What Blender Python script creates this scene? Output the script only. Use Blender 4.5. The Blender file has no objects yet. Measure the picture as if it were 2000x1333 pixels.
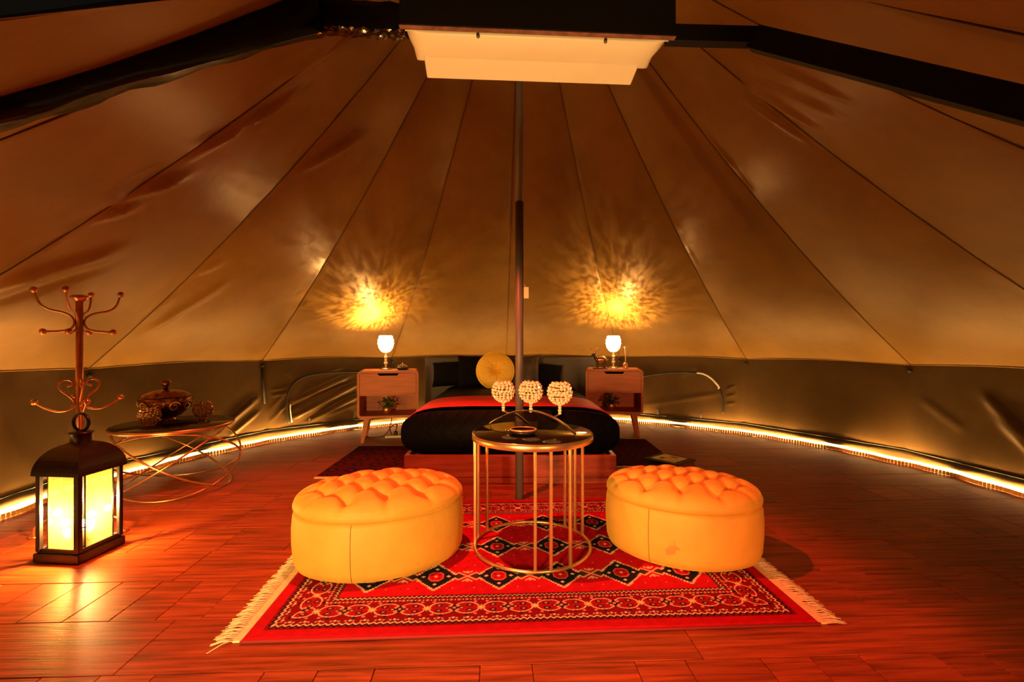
import bpy, bmesh, math, random
import numpy as np
from mathutils import Vector, Matrix, noise as mnoise

random.seed(7)
np.random.seed(7)
S = bpy.context.scene
COL = S.collection
PI = math.pi
F = 916.0            # focal length in pixels of the 2000 px wide frame


def rad(a):
    return a * PI / 180


# ------------------------------------------------------------------ camera
cam_data = bpy.data.cameras.new('camera')
cam_data.sensor_width = 36
cam_data.sensor_fit = 'HORIZONTAL'
cam_data.lens = 36 * F / 2000
cam_data.clip_start = 0.02
cam = bpy.data.objects.new('camera', cam_data)
cam.location = (0, 0, 1.0)
cam.rotation_euler = (PI / 2, 0, 0)
COL.objects.link(cam)
S.camera = cam

# ------------------------------------------------------------------ world, view
W = bpy.data.worlds.new('night')
S.world = W
W.use_nodes = True
W.node_tree.nodes['Background'].inputs[0].default_value = (0.010, 0.007, 0.005, 1)
W.node_tree.nodes['Background'].inputs[1].default_value = 0.5
S.view_settings.view_transform = 'Standard'
S.view_settings.look = 'None'
S.view_settings.gamma = 1
S.view_settings.use_curve_mapping = False
S.view_settings.exposure = 0.08
S.cycles.use_denoising = True
S.cycles.max_bounces = 7
S.cycles.diffuse_bounces = 4
S.cycles.transparent_max_bounces = 12
S.cycles.sample_clamp_indirect = 8


def light(name, kind, loc, energy, color, radius=0.1, aim=None, angle=None, blend=1.0):
    d = bpy.data.lights.new(name, kind)
    d.energy = energy
    d.color = color
    d.shadow_soft_size = radius
    o = bpy.data.objects.new(name, d)
    o.location = loc
    if aim is not None:
        o.rotation_euler = (Vector(aim) - Vector(loc)).to_track_quat('-Z', 'Y').to_euler()
    if angle:
        d.spot_size = rad(angle)
        d.spot_blend = blend
    COL.objects.link(o)
    return o


# lamps at the entrance behind the photographer, an added air conditioner fill and the red overhead spot
light('entrance_lamp', 'SPOT', (-0.90, -0.30, 0.62), 360, (1, 0.60, 0.20), 0.12, (-0.38, 2.1, 0.10), 62, 0.6)
light('entrance_red_lamp', 'SPOT', (1.00, -0.30, 0.62), 190, (1, 0.30, 0.09), 0.12, (0.85, 2.4, 0.02), 62, 0.8)
light('ac_fill_spot', 'SPOT', (0.10, 0.60, 0.36), 120, (1, 0.58, 0.18), 0.10, (0.085, 1.57, 1.93), 38, 0.4)  # added fill for no known lamp, brightens the air conditioner's underside
light('overhead_red_spot', 'SPOT', (-0.60, 2.15, 2.62), 330, (1, 0.13, 0.045), 0.02, (-0.60, 2.10, 0), 86, 0.3)

# ------------------------------------------------------------------ mesh helpers


def mesh_obj(name, verts, faces, mat=None, parent=None, smooth=False, loc=None, mats=None, fmat=None):
    me = bpy.data.meshes.new(name)
    me.from_pydata([tuple(v) for v in verts], [], faces)
    if mat:
        me.materials.append(mat)
    if mats:
        for m in mats:
            me.materials.append(m)
        me.polygons.foreach_set('material_index', fmat)
    if smooth:
        me.polygons.foreach_set('use_smooth', [True] * len(me.polygons))
    me.update()
    o = bpy.data.objects.new(name, me)
    COL.objects.link(o)
    if parent:
        o.parent = parent
    if loc is not None:
        o.location = loc
    return o


def fix_normals(o):
    bm = bmesh.new()
    bm.from_mesh(o.data)
    bmesh.ops.recalc_face_normals(bm, faces=bm.faces)
    bm.to_mesh(o.data)
    bm.free()
    return o


class MB:
    """collects shapes for one mesh"""

    def __init__(self):
        self.v = []
        self.f = []

    def add(self, v, f):
        n = len(self.v)
        self.v += [tuple(p) for p in v]
        self.f += [tuple(i + n for i in q) for q in f]
        return self

    def build(self, name, mat, parent=None, smooth=False):
        return fix_normals(mesh_obj(name, self.v, self.f, mat, parent, smooth))


def box_vf(c, s, bevel=0.0, seg=2, rot=None):
    bm = bmesh.new()
    bmesh.ops.create_cube(bm, size=1)
    for v in bm.verts:
        v.co = Vector((v.co.x * s[0], v.co.y * s[1], v.co.z * s[2]))
    if bevel > 0:
        bmesh.ops.bevel(bm, geom=bm.edges[:], offset=bevel, segments=seg, profile=0.5, affect='EDGES')
    if rot is not None:
        bmesh.ops.transform(bm, matrix=rot.to_4x4(), verts=bm.verts)
    bm.verts.index_update()
    v = [p.co + Vector(c) for p in bm.verts]
    f = [[q.index for q in fa.verts] for fa in bm.faces]
    bm.free()
    return v, f


def box(name, c, s, mat, parent=None, bevel=0.0, seg=2, smooth=False, rot=None):
    v, f = box_vf(c, s, bevel, seg, rot)
    return mesh_obj(name, v, f, mat, parent, smooth)


def tube_vf(pts, r, n=8, closed=False, cap=True):
    pts = [Vector(p) for p in pts]
    m = len(pts)
    rs = r if hasattr(r, '__len__') else [r] * m
    tang = []
    for i in range(m):
        if closed:
            t = pts[(i + 1) % m] - pts[(i - 1) % m]
        else:
            t = pts[min(i + 1, m - 1)] - pts[max(i - 1, 0)]
        if t.length < 1e-9:
            t = Vector((0, 0, 1))
        tang.append(t.normalized())
    up = Vector((0, 0, 1)) if abs(tang[0].z) < 0.9 else Vector((1, 0, 0))
    nrm = (up - tang[0] * up.dot(tang[0])).normalized()
    V, Fc = [], []
    for i in range(m):
        nrm = (nrm - tang[i] * nrm.dot(tang[i]))
        nrm = nrm.normalized() if nrm.length > 1e-6 else tang[i].orthogonal().normalized()
        b = tang[i].cross(nrm)
        for k in range(n):
            a = 2 * PI * k / n
            V.append(pts[i] + (nrm * math.cos(a) + b * math.sin(a)) * rs[i])
    for i in range(m if closed else m - 1):
        j = (i + 1) % m
        for k in range(n):
            l = (k + 1) % n
            Fc.append((i * n + k, i * n + l, j * n + l, j * n + k))
    if cap and not closed:
        Fc.append(tuple(range(n))[::-1])
        Fc.append(tuple((m - 1) * n + k for k in range(n)))
    return V, Fc


def tube(name, pts, r, mat, parent=None, n=8, closed=False):
    v, f = tube_vf(pts, r, n, closed)
    return fix_normals(mesh_obj(name, v, f, mat, parent, True))


def lathe_vf(prof, n=24, c=(0, 0, 0)):
    V, Fc = [], []
    m = len(prof)
    for (r, z) in prof:
        for k in range(n):
            a = 2 * PI * k / n
            V.append((c[0] + r * math.cos(a), c[1] + r * math.sin(a), c[2] + z))
    for i in range(m - 1):
        for k in range(n):
            l = (k + 1) % n
            Fc.append((i * n + k, i * n + l, (i + 1) * n + l, (i + 1) * n + k))
    if prof[0][0] > 1e-5:
        pass
    return V, Fc


def lathe(name, prof, mat, parent=None, n=24, c=(0, 0, 0), smooth=True):
    v, f = lathe_vf(prof, n, c)
    o = mesh_obj(name, v, f, mat, parent, smooth)
    bm = bmesh.new()
    bm.from_mesh(o.data)
    bmesh.ops.remove_doubles(bm, verts=bm.verts, dist=1e-5)
    bmesh.ops.recalc_face_normals(bm, faces=bm.faces)
    bm.to_mesh(o.data)
    bm.free()
    return o


def ball_vf(c, r, seg=8, rings=6):
    V, Fc = [], []
    for i in range(rings + 1):
        t = PI * i / rings
        for k in range(seg):
            a = 2 * PI * k / seg
            V.append((c[0] + r * math.sin(t) * math.cos(a), c[1] + r * math.sin(t) * math.sin(a), c[2] + r * math.cos(t)))
    for i in range(rings):
        for k in range(seg):
            l = (k + 1) % seg
            Fc.append((i * seg + k, i * seg + l, (i + 1) * seg + l, (i + 1) * seg + k))
    return V, Fc


def spline(ctrl, n=8):
    """Catmull-Rom through the control points"""
    P = [Vector(p) for p in ctrl]
    out = []
    for i in range(len(P) - 1):
        p0 = P[max(i - 1, 0)]
        p1, p2 = P[i], P[i + 1]
        p3 = P[min(i + 2, len(P) - 1)]
        for k in range(n):
            t = k / n
            out.append(0.5 * ((2 * p1) + (p2 - p0) * t + (2 * p0 - 5 * p1 + 4 * p2 - p3) * t * t + (3 * p1 - p0 - 3 * p2 + p3) * t ** 3))
    out.append(P[-1])
    return out


def thing(name, label, cat, loc=(0, 0, 0), rotz=0.0, group=None):
    o = bpy.data.objects.new(name, None)
    o.empty_display_size = 0.1
    o.location = loc
    o.rotation_euler = (0, 0, rotz)
    COL.objects.link(o)
    tag(o, label, cat, group)
    return o


def tag(o, label, cat, group=None):
    o['label'] = label
    o['category'] = cat
    if group:
        o['group'] = group
    return o


def struct(o):
    o['kind'] = 'structure'
    return o


def stuff(o):
    o['kind'] = 'stuff'
    return o


def copy_tree(o, parent=None):
    c = o.copy()
    COL.objects.link(c)
    if parent:
        c.parent = parent
    for ch in list(o.children):
        copy_tree(ch, c)
    return c


# ------------------------------------------------------------------ materials


def new_mat(name):
    m = bpy.data.materials.new(name)
    m.use_nodes = True
    nt = m.node_tree
    return m, nt, nt.nodes['Principled BSDF']


def mat(name, col, rough=0.5, metal=0.0, var=0.0, scale=8.0, bump=0.0, bscale=60.0, spec=None, stretch=(1, 1, 1), sheen=0.0, coat=0.0, col2=None, obj_random=False, detail=4):
    m, nt, p = new_mat(name)
    p.inputs['Base Color'].default_value = (*col, 1)
    p.inputs['Roughness'].default_value = rough
    p.inputs['Metallic'].default_value = metal
    if spec is not None:
        p.inputs['Specular IOR Level'].default_value = spec
    if 'canvas' in name:
        p.inputs['Specular Tint'].default_value = (1.0, 0.66, 0.26, 1)
    if sheen:
        p.inputs['Sheen Weight'].default_value = sheen
        p.inputs['Sheen Roughness'].default_value = 0.4
        p.inputs['Sheen Tint'].default_value = (*[min(1, c * 1.6) for c in col], 1)
    if coat:
        p.inputs['Coat Weight'].default_value = coat
        p.inputs['Coat Roughness'].default_value = 0.1
    tc = nt.nodes.new('ShaderNodeTexCoord')
    mp = nt.nodes.new('ShaderNodeMapping')
    mp.inputs['Scale'].default_value = stretch
    nt.links.new(tc.outputs['Object'], mp.inputs['Vector'])
    if obj_random:
        oi = nt.nodes.new('ShaderNodeObjectInfo')
        ml = nt.nodes.new('ShaderNodeMath')
        ml.operation = 'MULTIPLY'
        ml.inputs[1].default_value = 37.0
        nt.links.new(oi.outputs['Random'], ml.inputs[0])
        cb = nt.nodes.new('ShaderNodeCombineXYZ')
        for k in range(3):
            nt.links.new(ml.outputs[0], cb.inputs[k])
        nt.links.new(cb.outputs[0], mp.inputs['Location'])
    if var > 0:
        nz = nt.nodes.new('ShaderNodeTexNoise')
        nz.inputs['Scale'].default_value = scale
        nz.inputs['Detail'].default_value = detail
        nz.inputs['Roughness'].default_value = 0.6
        nt.links.new(mp.outputs[0], nz.inputs['Vector'])
        rp = nt.nodes.new('ShaderNodeValToRGB')
        a = col2 if col2 else tuple(c * (1 - var) for c in col)
        b = tuple(min(1, c * (1 + var * 0.6)) for c in col)
        rp.color_ramp.elements[0].position = 0.32
        rp.color_ramp.elements[0].color = (*a, 1)
        rp.color_ramp.elements[1].position = 0.68
        rp.color_ramp.elements[1].color = (*b, 1)
        nt.links.new(nz.outputs['Fac'], rp.inputs['Fac'])
        out = rp.outputs['Color']
        if obj_random:
            hv = nt.nodes.new('ShaderNodeHueSaturation')
            mr = nt.nodes.new('ShaderNodeMapRange')
            mr.inputs['To Min'].default_value = 0.85
            mr.inputs['To Max'].default_value = 1.10
            nt.links.new(oi.outputs['Random'], mr.inputs['Value'])
            nt.links.new(mr.outputs[0], hv.inputs['Value'])
            nt.links.new(out, hv.inputs['Color'])
            out = hv.outputs['Color']
        nt.links.new(out, p.inputs['Base Color'])
    if bump > 0:
        nb = nt.nodes.new('ShaderNodeTexNoise')
        nb.inputs['Scale'].default_value = bscale
        nb.inputs['Detail'].default_value = 3
        nt.links.new(mp.outputs[0], nb.inputs['Vector'])
        bp = nt.nodes.new('ShaderNodeBump')
        bp.inputs['Strength'].default_value = bump
        bp.inputs['Distance'].default_value = 0.01
        nt.links.new(nb.outputs['Fac'], bp.inputs['Height'])
        nt.links.new(bp.outputs[0], p.inputs['Normal'])
    return m


def emit_mat(name, col, strength):
    m, nt, p = new_mat(name)
    p.inputs['Base Color'].default_value = (*col, 1)
    p.inputs['Emission Color'].default_value = (*col, 1)
    p.inputs['Emission Strength'].default_value = strength
    return m


M = {}
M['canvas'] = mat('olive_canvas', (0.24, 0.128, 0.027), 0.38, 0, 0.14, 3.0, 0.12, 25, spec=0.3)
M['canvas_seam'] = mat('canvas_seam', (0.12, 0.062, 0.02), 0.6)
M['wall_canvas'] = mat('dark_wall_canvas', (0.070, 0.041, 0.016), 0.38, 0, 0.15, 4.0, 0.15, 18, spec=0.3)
M['sheet'] = mat('groundsheet', (0.055, 0.034, 0.012), 0.4, 0, 0.25, 6, 0.3, 30)
M['black_strap'] = mat('black_strap', (0.012, 0.010, 0.009), 0.6)
M['chrome'] = mat('chrome', (0.75, 0.68, 0.60), 0.12, 1.0)
M['plank'] = mat('stained_plank', (0.32, 0.060, 0.023), 0.36, 0, 0.60, 6.0, 0.10, 16, stretch=(0.45, 9, 9), obj_random=True, spec=0.16, detail=6)
M['plank'].node_tree.nodes['Principled BSDF'].inputs['Specular Tint'].default_value = (1.0, 0.62, 0.34, 1)
M['slab'] = mat('deck_slab', (0.16, 0.06, 0.03), 0.5, 0, 0.4, 6, stretch=(0.5, 8, 8))
M['black_plastic'] = mat('black_plastic', (0.003, 0.0025, 0.0025), 0.25, 0, bump=0.35, bscale=9, spec=0.2)
M['black_paint'] = mat('black_paint', (0.004, 0.0035, 0.003), 0.6, spec=0.2)
M['edge_wood'] = mat('bare_board_edge', (0.20, 0.075, 0.05), 0.7, 0, 0.5, 30)
M['ac_white'] = mat('cream_plastic', (0.82, 0.72, 0.56), 0.42, 0, 0.04, 6)
M['foil'] = mat('crinkled_foil', (0.45, 0.36, 0.28), 0.22, 0.9, bump=0.6, bscale=40)
M['pole'] = mat('dark_pole_steel', (0.125, 0.098, 0.090), 0.45, 0.0)
M['paper'] = mat('cream_paper', (0.85, 0.70, 0.45), 0.7)
M['bed_wood'] = mat('mahogany_board', (0.30, 0.055, 0.030), 0.36, 0, 0.5, 4.0, 0.05, 12, stretch=(0.6, 7, 7), detail=6)
M['quilt'] = None
M['red_cloth'] = mat('red_runner_cloth', (0.78, 0.012, 0.03), 0.6, 0, 0.15, 10, 0.5, 30, sheen=0.3)
M['black_cloth'] = mat('black_pillow_cloth', (0.0045, 0.0035, 0.0035), 0.8, 0, 0.2, 20, 0.3, 40, spec=0.06)
M['brown_cloth'] = mat('brown_cushion_cloth', (0.060, 0.042, 0.026), 0.6, 0, 0.6, 14, 0.4, 30)
M['headboard'] = mat('grey_headboard', (0.075, 0.060, 0.042), 0.65, 0, 0.1, 10)
M['velvet'] = mat('mustard_velvet', (0.72, 0.385, 0.055), 0.62, 0, 0.10, 7, 0.12, 50, sheen=0.55)
M['velvet_dark'] = mat('velvet_seam', (0.30, 0.14, 0.02), 0.8)
M['stain'] = mat('velvet_stain', (0.40, 0.17, 0.05), 0.8, 0, 0.3, 40)
M['stand_wood'] = mat('nightstand_wood', (0.56, 0.165, 0.058), 0.55, 0, 0.18, 5, 0.04, 30, stretch=(0.8, 8, 8))
M['dark_gap'] = mat('dark_gap', (0.006, 0.004, 0.003), 0.9)
M['gold'] = mat('brushed_gold', (0.80, 0.52, 0.24), 0.30, 0.9, 0.12, 30)
M['copper'] = mat('copper_rod', (0.70, 0.34, 0.18), 0.28, 0.9, 0.12, 20)
M['black_glass'] = mat('black_glass', (0.010, 0.008, 0.006), 0.10, 0, spec=0.6)
M['lantern_metal'] = mat('dark_bronze', (0.030, 0.018, 0.012), 0.35, 0.5, 0.3, 12, 0.1, 30)
M['crystal'] = mat('crystal_bead', (0.92, 0.80, 0.58), 0.12, 0.12, spec=0.9)
M['crystal_copper'] = mat('crystal_bead_dim', (0.62, 0.34, 0.24), 0.12, 0.6, spec=0.9)
M['leaf'] = mat('leaf_green', (0.045, 0.12, 0.02), 0.45, 0, 0.4, 20)
M['pot'] = mat('copper_pot', (0.72, 0.36, 0.14), 0.30, 0.85)
M['green_glaze'] = mat('green_glaze', (0.015, 0.05, 0.02), 0.15, 0, spec=0.8)
M['bronze'] = mat('patterned_bronze', (0.34, 0.12, 0.035), 0.24, 0.8, 0.8, 30, 0.6, 28, col2=(0.015, 0.008, 0.006))
M['gold_fig'] = mat('gold_figurine', (0.80, 0.47, 0.18), 0.25, 0.9)
M['dark_fig'] = mat('dark_figurine', (0.09, 0.045, 0.03), 0.35, 0.5)
M['fringe'] = mat('cream_fringe', (0.86, 0.66, 0.40), 0.85, 0, 0.2, 60)
M['rug_back'] = mat('rug_edge', (0.28, 0.01, 0.012), 0.95)
M['white_plastic'] = mat('white_plastic', (0.7, 0.62, 0.5), 0.4)
M['white_gloss'] = mat('white_glint', (0.9, 0.85, 0.75), 0.25, spec=0.8)  # white that paints in a glint of light
M['picture'] = mat('glossy_cream_print', (0.95, 0.78, 0.42), 0.3, spec=0.7)
M['book_black'] = mat('black_book_cover', (0.012, 0.006, 0.006), 0.22)
M['book_page'] = mat('book_pages', (0.16, 0.03, 0.025), 0.6)
M['amber'] = mat('amber_rim', (0.80, 0.45, 0.18), 0.25, 0.5)
M['bulb'] = emit_mat('lantern_bulb_glow', (1, 0.72, 0.30), 160)
M['shade'] = emit_mat('lit_crystal_shade', (1, 0.66, 0.28), 16)
M['led'] = emit_mat('led_rope_glow', (1, 0.54, 0.145), 205)
M['led_sleeve'] = emit_mat('led_sleeve_glow', (1, 0.62, 0.22), 5)


def quilt_mat():
    m, nt, p = new_mat('black_quilted_cloth')
    p.inputs['Base Color'].default_value = (0.0022, 0.0020, 0.0024, 1)
    p.inputs['Roughness'].default_value = 0.6
    p.inputs['Specular IOR Level'].default_value = 0.09
    tc = nt.nodes.new('ShaderNodeTexCoord')
    hs = []
    for ang in (35, -35):
        mp = nt.nodes.new('ShaderNodeMapping')
        mp.inputs['Rotation'].default_value = (rad(20), rad(ang), rad(ang))
        nt.links.new(tc.outputs['Object'], mp.inputs['Vector'])
        wv = nt.nodes.new('ShaderNodeTexWave')
        wv.inputs['Scale'].default_value = 4.6
        wv.inputs['Distortion'].default_value = 0.4
        nt.links.new(mp.outputs[0], wv.inputs['Vector'])
        hs.append(wv.outputs['Fac'])
    mn = nt.nodes.new('ShaderNodeMath')
    mn.operation = 'MINIMUM'
    nt.links.new(hs[0], mn.inputs[0])
    nt.links.new(hs[1], mn.inputs[1])
    pw = nt.nodes.new('ShaderNodeMath')
    pw.operation = 'POWER'
    pw.inputs[1].default_value = 0.35
    nt.links.new(mn.outputs[0], pw.inputs[0])
    bp = nt.nodes.new('ShaderNodeBump')
    bp.inputs['Strength'].default_value = 0.22
    bp.inputs['Distance'].default_value = 0.010
    nt.links.new(pw.outputs[0], bp.inputs['Height'])
    nt.links.new(bp.outputs[0], p.inputs['Normal'])
    return m


M['quilt'] = quilt_mat()


def hazy_glass():
    m, nt, p = new_mat('hazy_lantern_glass')
    nt.nodes.remove(p)
    out = nt.nodes['Material Output']
    tr = nt.nodes.new('ShaderNodeBsdfTransparent')
    tr.inputs[0].default_value = (1, 0.90, 0.62, 1)
    tl = nt.nodes.new('ShaderNodeBsdfTranslucent')
    tl.inputs[0].default_value = (0.95, 0.74, 0.30, 1)
    gl = nt.nodes.new('ShaderNodeBsdfGlossy')
    gl.inputs['Roughness'].default_value = 0.08
    mx = nt.nodes.new('ShaderNodeMixShader')
    mx.inputs[0].default_value = 0.07
    nt.links.new(tr.outputs[0], mx.inputs[1])
    nt.links.new(tl.outputs[0], mx.inputs[2])
    m2 = nt.nodes.new('ShaderNodeMixShader')
    m2.inputs[0].default_value = 0.05
    nt.links.new(mx.outputs[0], m2.inputs[1])
    nt.links.new(gl.outputs[0], m2.inputs[2])
    nt.links.new(m2.outputs[0], out.inputs[0])
    return m


M['haze'] = hazy_glass()


def stained_velvet():
    m = M['velvet'].copy()
    m.name = 'mustard_velvet_with_stain'
    nt = m.node_tree
    p = nt.nodes['Principled BSDF']
    old = p.inputs['Base Color'].links[0].from_socket
    tc = nt.nodes.new('ShaderNodeTexCoord')
    nz = nt.nodes.new('ShaderNodeTexNoise')
    nz.inputs['Scale'].default_value = 22
    nt.links.new(tc.outputs['Object'], nz.inputs['Vector'])
    vm_ = nt.nodes.new('ShaderNodeVectorMath')
    vm_.operation = 'MULTIPLY_ADD'
    vm_.inputs[1].default_value = (0.10, 0.10, 0.10)
    nt.links.new(nz.outputs['Color'], vm_.inputs[0])
    nt.links.new(tc.outputs['Object'], vm_.inputs[2])
    ds = nt.nodes.new('ShaderNodeVectorMath')
    ds.operation = 'DISTANCE'
    ds.inputs[1].default_value = (0.01, -0.225, 0.145)
    nt.links.new(vm_.outputs[0], ds.inputs[0])
    mr = nt.nodes.new('ShaderNodeMapRange')
    mr.inputs['From Min'].default_value = 0.028
    mr.inputs['From Max'].default_value = 0.040
    mr.inputs['To Min'].default_value = 0.55
    mr.inputs['To Max'].default_value = 0.0
    nt.links.new(ds.outputs['Value'], mr.inputs['Value'])
    mx = nt.nodes.new('ShaderNodeMixRGB')
    mx.inputs[2].default_value = (0.36, 0.14, 0.04, 1)
    nt.links.new(mr.outputs[0], mx.inputs[0])
    nt.links.new(old, mx.inputs[1])
    nt.links.new(mx.outputs[0], p.inputs['Base Color'])
    return m


M['velvet_stained'] = stained_velvet()
M['cushion'] = mat('brightened_velvet', (1.0, 0.60, 0.06), 0.6, 0, 0.06, 7, 0.1, 50, sheen=1.0)  # mustard velvet with brighter colour in place of light the cushion lacks


def rib_mat():
    m, nt, p = new_mat('amber_ribbed_plastic')
    nt.nodes.remove(p)
    tl = nt.nodes.new('ShaderNodeBsdfTranslucent')
    tl.inputs[0].default_value = (0.60, 0.42, 0.18, 1)
    df_ = nt.nodes.new('ShaderNodeBsdfDiffuse')
    df_.inputs[0].default_value = (0.30, 0.17, 0.07, 1)
    mx = nt.nodes.new('ShaderNodeMixShader')
    nt.links.new(tl.outputs[0], mx.inputs[1])
    nt.links.new(df_.outputs[0], mx.inputs[2])
    nt.links.new(mx.outputs[0], nt.nodes['Material Output'].inputs[0])
    return m


M['rib'] = rib_mat()

# ------------------------------------------------------------------ the tent
CX, CY, RH, ZH = 0.20, 2.93, 3.30, 0.80
APEX = Vector((0.06, 2.96, 3.90))
NP = 14
TH0 = -4.8
STEP = 360.0 / NP


def hem(th, r=RH, z=ZH):
    return Vector((CX + r * math.sin(rad(th)), CY + r * math.cos(rad(th)), z))


def to_px(p):
    """where a point lies in the photograph (used to place creases seen in it on the canvas)"""
    if p[1] < 0.15:
        return None
    return 1000 + F * p[0] / p[1], 666.5 - F * (p[2] - 1.0) / p[1]


# creases of the roof canvas: (x0, y0, x1, y1, width, height) seen in the photo
CREASES = [
    (375, 300, 560, 190, 12, 0.050), (400, 268, 520, 230, 8, -0.030), (205, 395, 350, 350, 11, 0.040), (215, 370, 300, 330, 7, -0.02),
    (120, 450, 260, 405, 8, 0.030), (0, 560, 220, 492, 16, 0.030), (0, 590, 180, 530, 12, -0.018), (300, 640, 430, 560, 8, 0.02),
    (600, 325, 700, 270, 9, 0.035), (620, 300, 690, 258, 7, -0.02), (380, 535, 430, 515, 6, 0.02), (840, 600, 800, 520, 6, 0.010),
    (1455, 160, 1600, 250, 10, 0.030), (1480, 150, 1620, 215, 9, -0.025), (1500, 120, 1640, 190, 9, 0.020), (1470, 205, 1560, 265, 7, 0.02),
    (1380, 265, 1440, 335, 8, 0.030), (1440, 330, 1470, 370, 6, -0.02), (1305, 425, 1325, 445, 6, 0.02), (1345, 490, 1360, 520, 6, 0.02),
    (1132, 330, 1142, 370, 5, 0.015), (700, 60, 560, 150, 14, 0.02),
]
# creases of the low wall
WCREASES = [
    (585, 780, 675, 738, 7, 0.030), (560, 800, 690, 745, 5, -0.020), (575, 815, 695, 752, 7, 0.034), (600, 818, 695, 768, 5, -0.020),
    (620, 815, 698, 775, 6, 0.024), (640, 812, 690, 792, 5, 0.015), (520, 830, 560, 790, 5, 0.020), (515, 815, 555, 770, 4, 0.012),
    (530, 762, 560, 758, 4, 0.010), (530, 774, 560, 768, 4, 0.010), (440, 830, 512, 770, 8, 0.025), (450, 850, 510, 800, 6, 0.02),
    (560, 728, 575, 742, 4, 0.008), (630, 738, 672, 722, 5, 0.010),
    (1925, 775, 2010, 860, 18, 0.022), (1950, 820, 2050, 915, 16, 0.014), (1800, 780, 1880, 838, 15, 0.008), (1420, 760, 1435, 755, 4, 0.008),
    (1420, 775, 1435, 772, 4, 0.008), (1420, 790, 1435, 788, 4, 0.008), (1270, 790, 1400, 770, 8, 0.008), (1330, 735, 1355, 722, 6, 0.008),
]


def crease(px, lst):
    h = 0.0
    if px is None:
        return h
    x, y = px
    for (x0, y0, x1, y1, w, a) in lst:
        dx, dy = x1 - x0, y1 - y0
        L = math.hypot(dx, dy)
        t = ((x - x0) * dx + (y - y0) * dy) / (L * L)
        if t < -0.3 or t > 1.3:
            continue
        w = 0.62 * w
        d = ((x - x0) * dy - (y - y0) * dx) / L
        if abs(d) > 4 * w:
            continue
        win = math.exp(-(max(0, abs(t - 0.5) - 0.30) / 0.26) ** 2)
        h += a * win * math.exp(-(d / w) ** 2)
    return h


def roof_point(th0, th1, u, s):
    """s 0 at the apex, 1 at the hem"""
    H = hem(th0) * (1 - u) + hem(th1) * u
    d = H - APEX
    prof = (1 - s) - 0.25 * s * (1 - s)
    p = Vector((APEX.x + d.x * s, APEX.y + d.y * s, ZH + (APEX.z - ZH) * prof))
    k = math.sin(PI * u)
    inward = Vector((-d.x, -d.y, -2.0)).normalized()
    p += inward * (0.035 * k * s * (1 - s) * 2.0)
    p += Vector((0, 0, 0.022 * k * s ** 8))
    return p, inward


ceiling = bpy.data.objects.new('ceiling', None)
COL.objects.link(ceiling)
struct(ceiling)
for k in range(NP):
    t0 = TH0 + STEP * k
    t1 = t0 + STEP
    mid = (t0 + t1) / 2
    m180 = (mid + 180) % 360 - 180
    seen = abs(m180) < 155
    door = abs(((mid - 184) + 180) % 360 - 180) < 26
    nu, ns = (56, 110) if seen else (10, 20)
    smax = 0.80 if door else 1.0
    V, Fc = [], []
    for j in range(ns + 1):
        s = 0.02 + (smax - 0.02) * j / ns
        for i in range(nu + 1):
            u = i / nu
            p, inw = roof_point(t0, t1, u, s)
            e = min(u, 1 - u)
            h = 0.9 * crease(to_px(p), CREASES) * min(1, e * 14)
            # small puckers along the seams
            h += 0.006 * math.exp(-(e / 0.05) ** 2) * math.sin(s * 60 + k * 2) * s * min(1, e * 40)
            h += 0.010 * mnoise.noise(Vector((u * 2.0 * s + k * 5, s * 3, 3.1))) * min(1, e * 8)
            V.append(p + inw * h)
    for j in range(ns):
        for i in range(nu):
            a = j * (nu + 1) + i
            Fc.append((a, a + 1, a + nu + 2, a + nu + 1))
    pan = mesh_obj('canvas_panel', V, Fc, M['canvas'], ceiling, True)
    # the sewn seam at the panel's first edge
    pts = []
    for j in range(41):
        s = 0.02 + 0.98 * j / 40
        p, inw = roof_point(t0, t1, 0.0, s)
        pts.append(p + inw * 0.004)
    door0 = abs(((t0 - 184) + 180) % 360 - 180) < 10
    if door0:
        pts = pts[:32]
    sv, sf = tube_vf(pts, 0.0032, 5)
    fix_normals(mesh_obj('seam', sv, sf, M['canvas_seam'], pan, True))

walls = {}
for nm in ('wall_left', 'wall_back', 'wall_right'):
    w = bpy.data.objects.new(nm, None)
    COL.objects.link(w)
    struct(w)
    walls[nm] = w
RW, ZW = 3.225, 0.100


def wall_point(t0, t1, u, v):
    """v 0 at the hem, 1 at the foot"""
    a = hem(t0) * (1 - u) + hem(t1) * u
    b = hem(t0, RW, ZW) * (1 - u) + hem(t1, RW, ZW) * u
    p = a * (1 - v) + b * v
    p.z += 0.022 * math.sin(PI * u) * (1 - v) ** 4
    n = Vector((CX - p.x, CY - p.y, 0)).normalized()
    p -= n * 0.03 * math.sin(PI * u) * math.sin(PI * v)
    return p, n


def px_on_wall(x, y, off=0.006):
    """point of the wall canvas that the photo shows at pixel x, y"""
    best = None
    for k in range(NP):
        t0 = TH0 + STEP * k
        m180 = (t0 + STEP / 2 + 180) % 360 - 180
        if abs(m180) > 120:
            continue
        a, b = hem(t0), hem(t0 + STEP)
        r = Vector(((x - 1000) / F, 1.0))
        # ray (0,0)+r*t with the segment a-b in plan
        e = Vector((b.x - a.x, b.y - a.y))
        det = r.x * (-e.y) + e.x * r.y
        if abs(det) < 1e-9:
            continue
        t = (a.x * (-e.y) + e.x * a.y) / det
        u = (r.x * a.y - r.y * a.x) / det
        if t > 0 and -0.001 <= u <= 1.001:
            z = 1 - (y - 666.5) / F * t
            v = (ZH - z) / (ZH - ZW)
            p, n = wall_point(t0, t0 + STEP, u, v)
            return p + n * off
    return None


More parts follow.
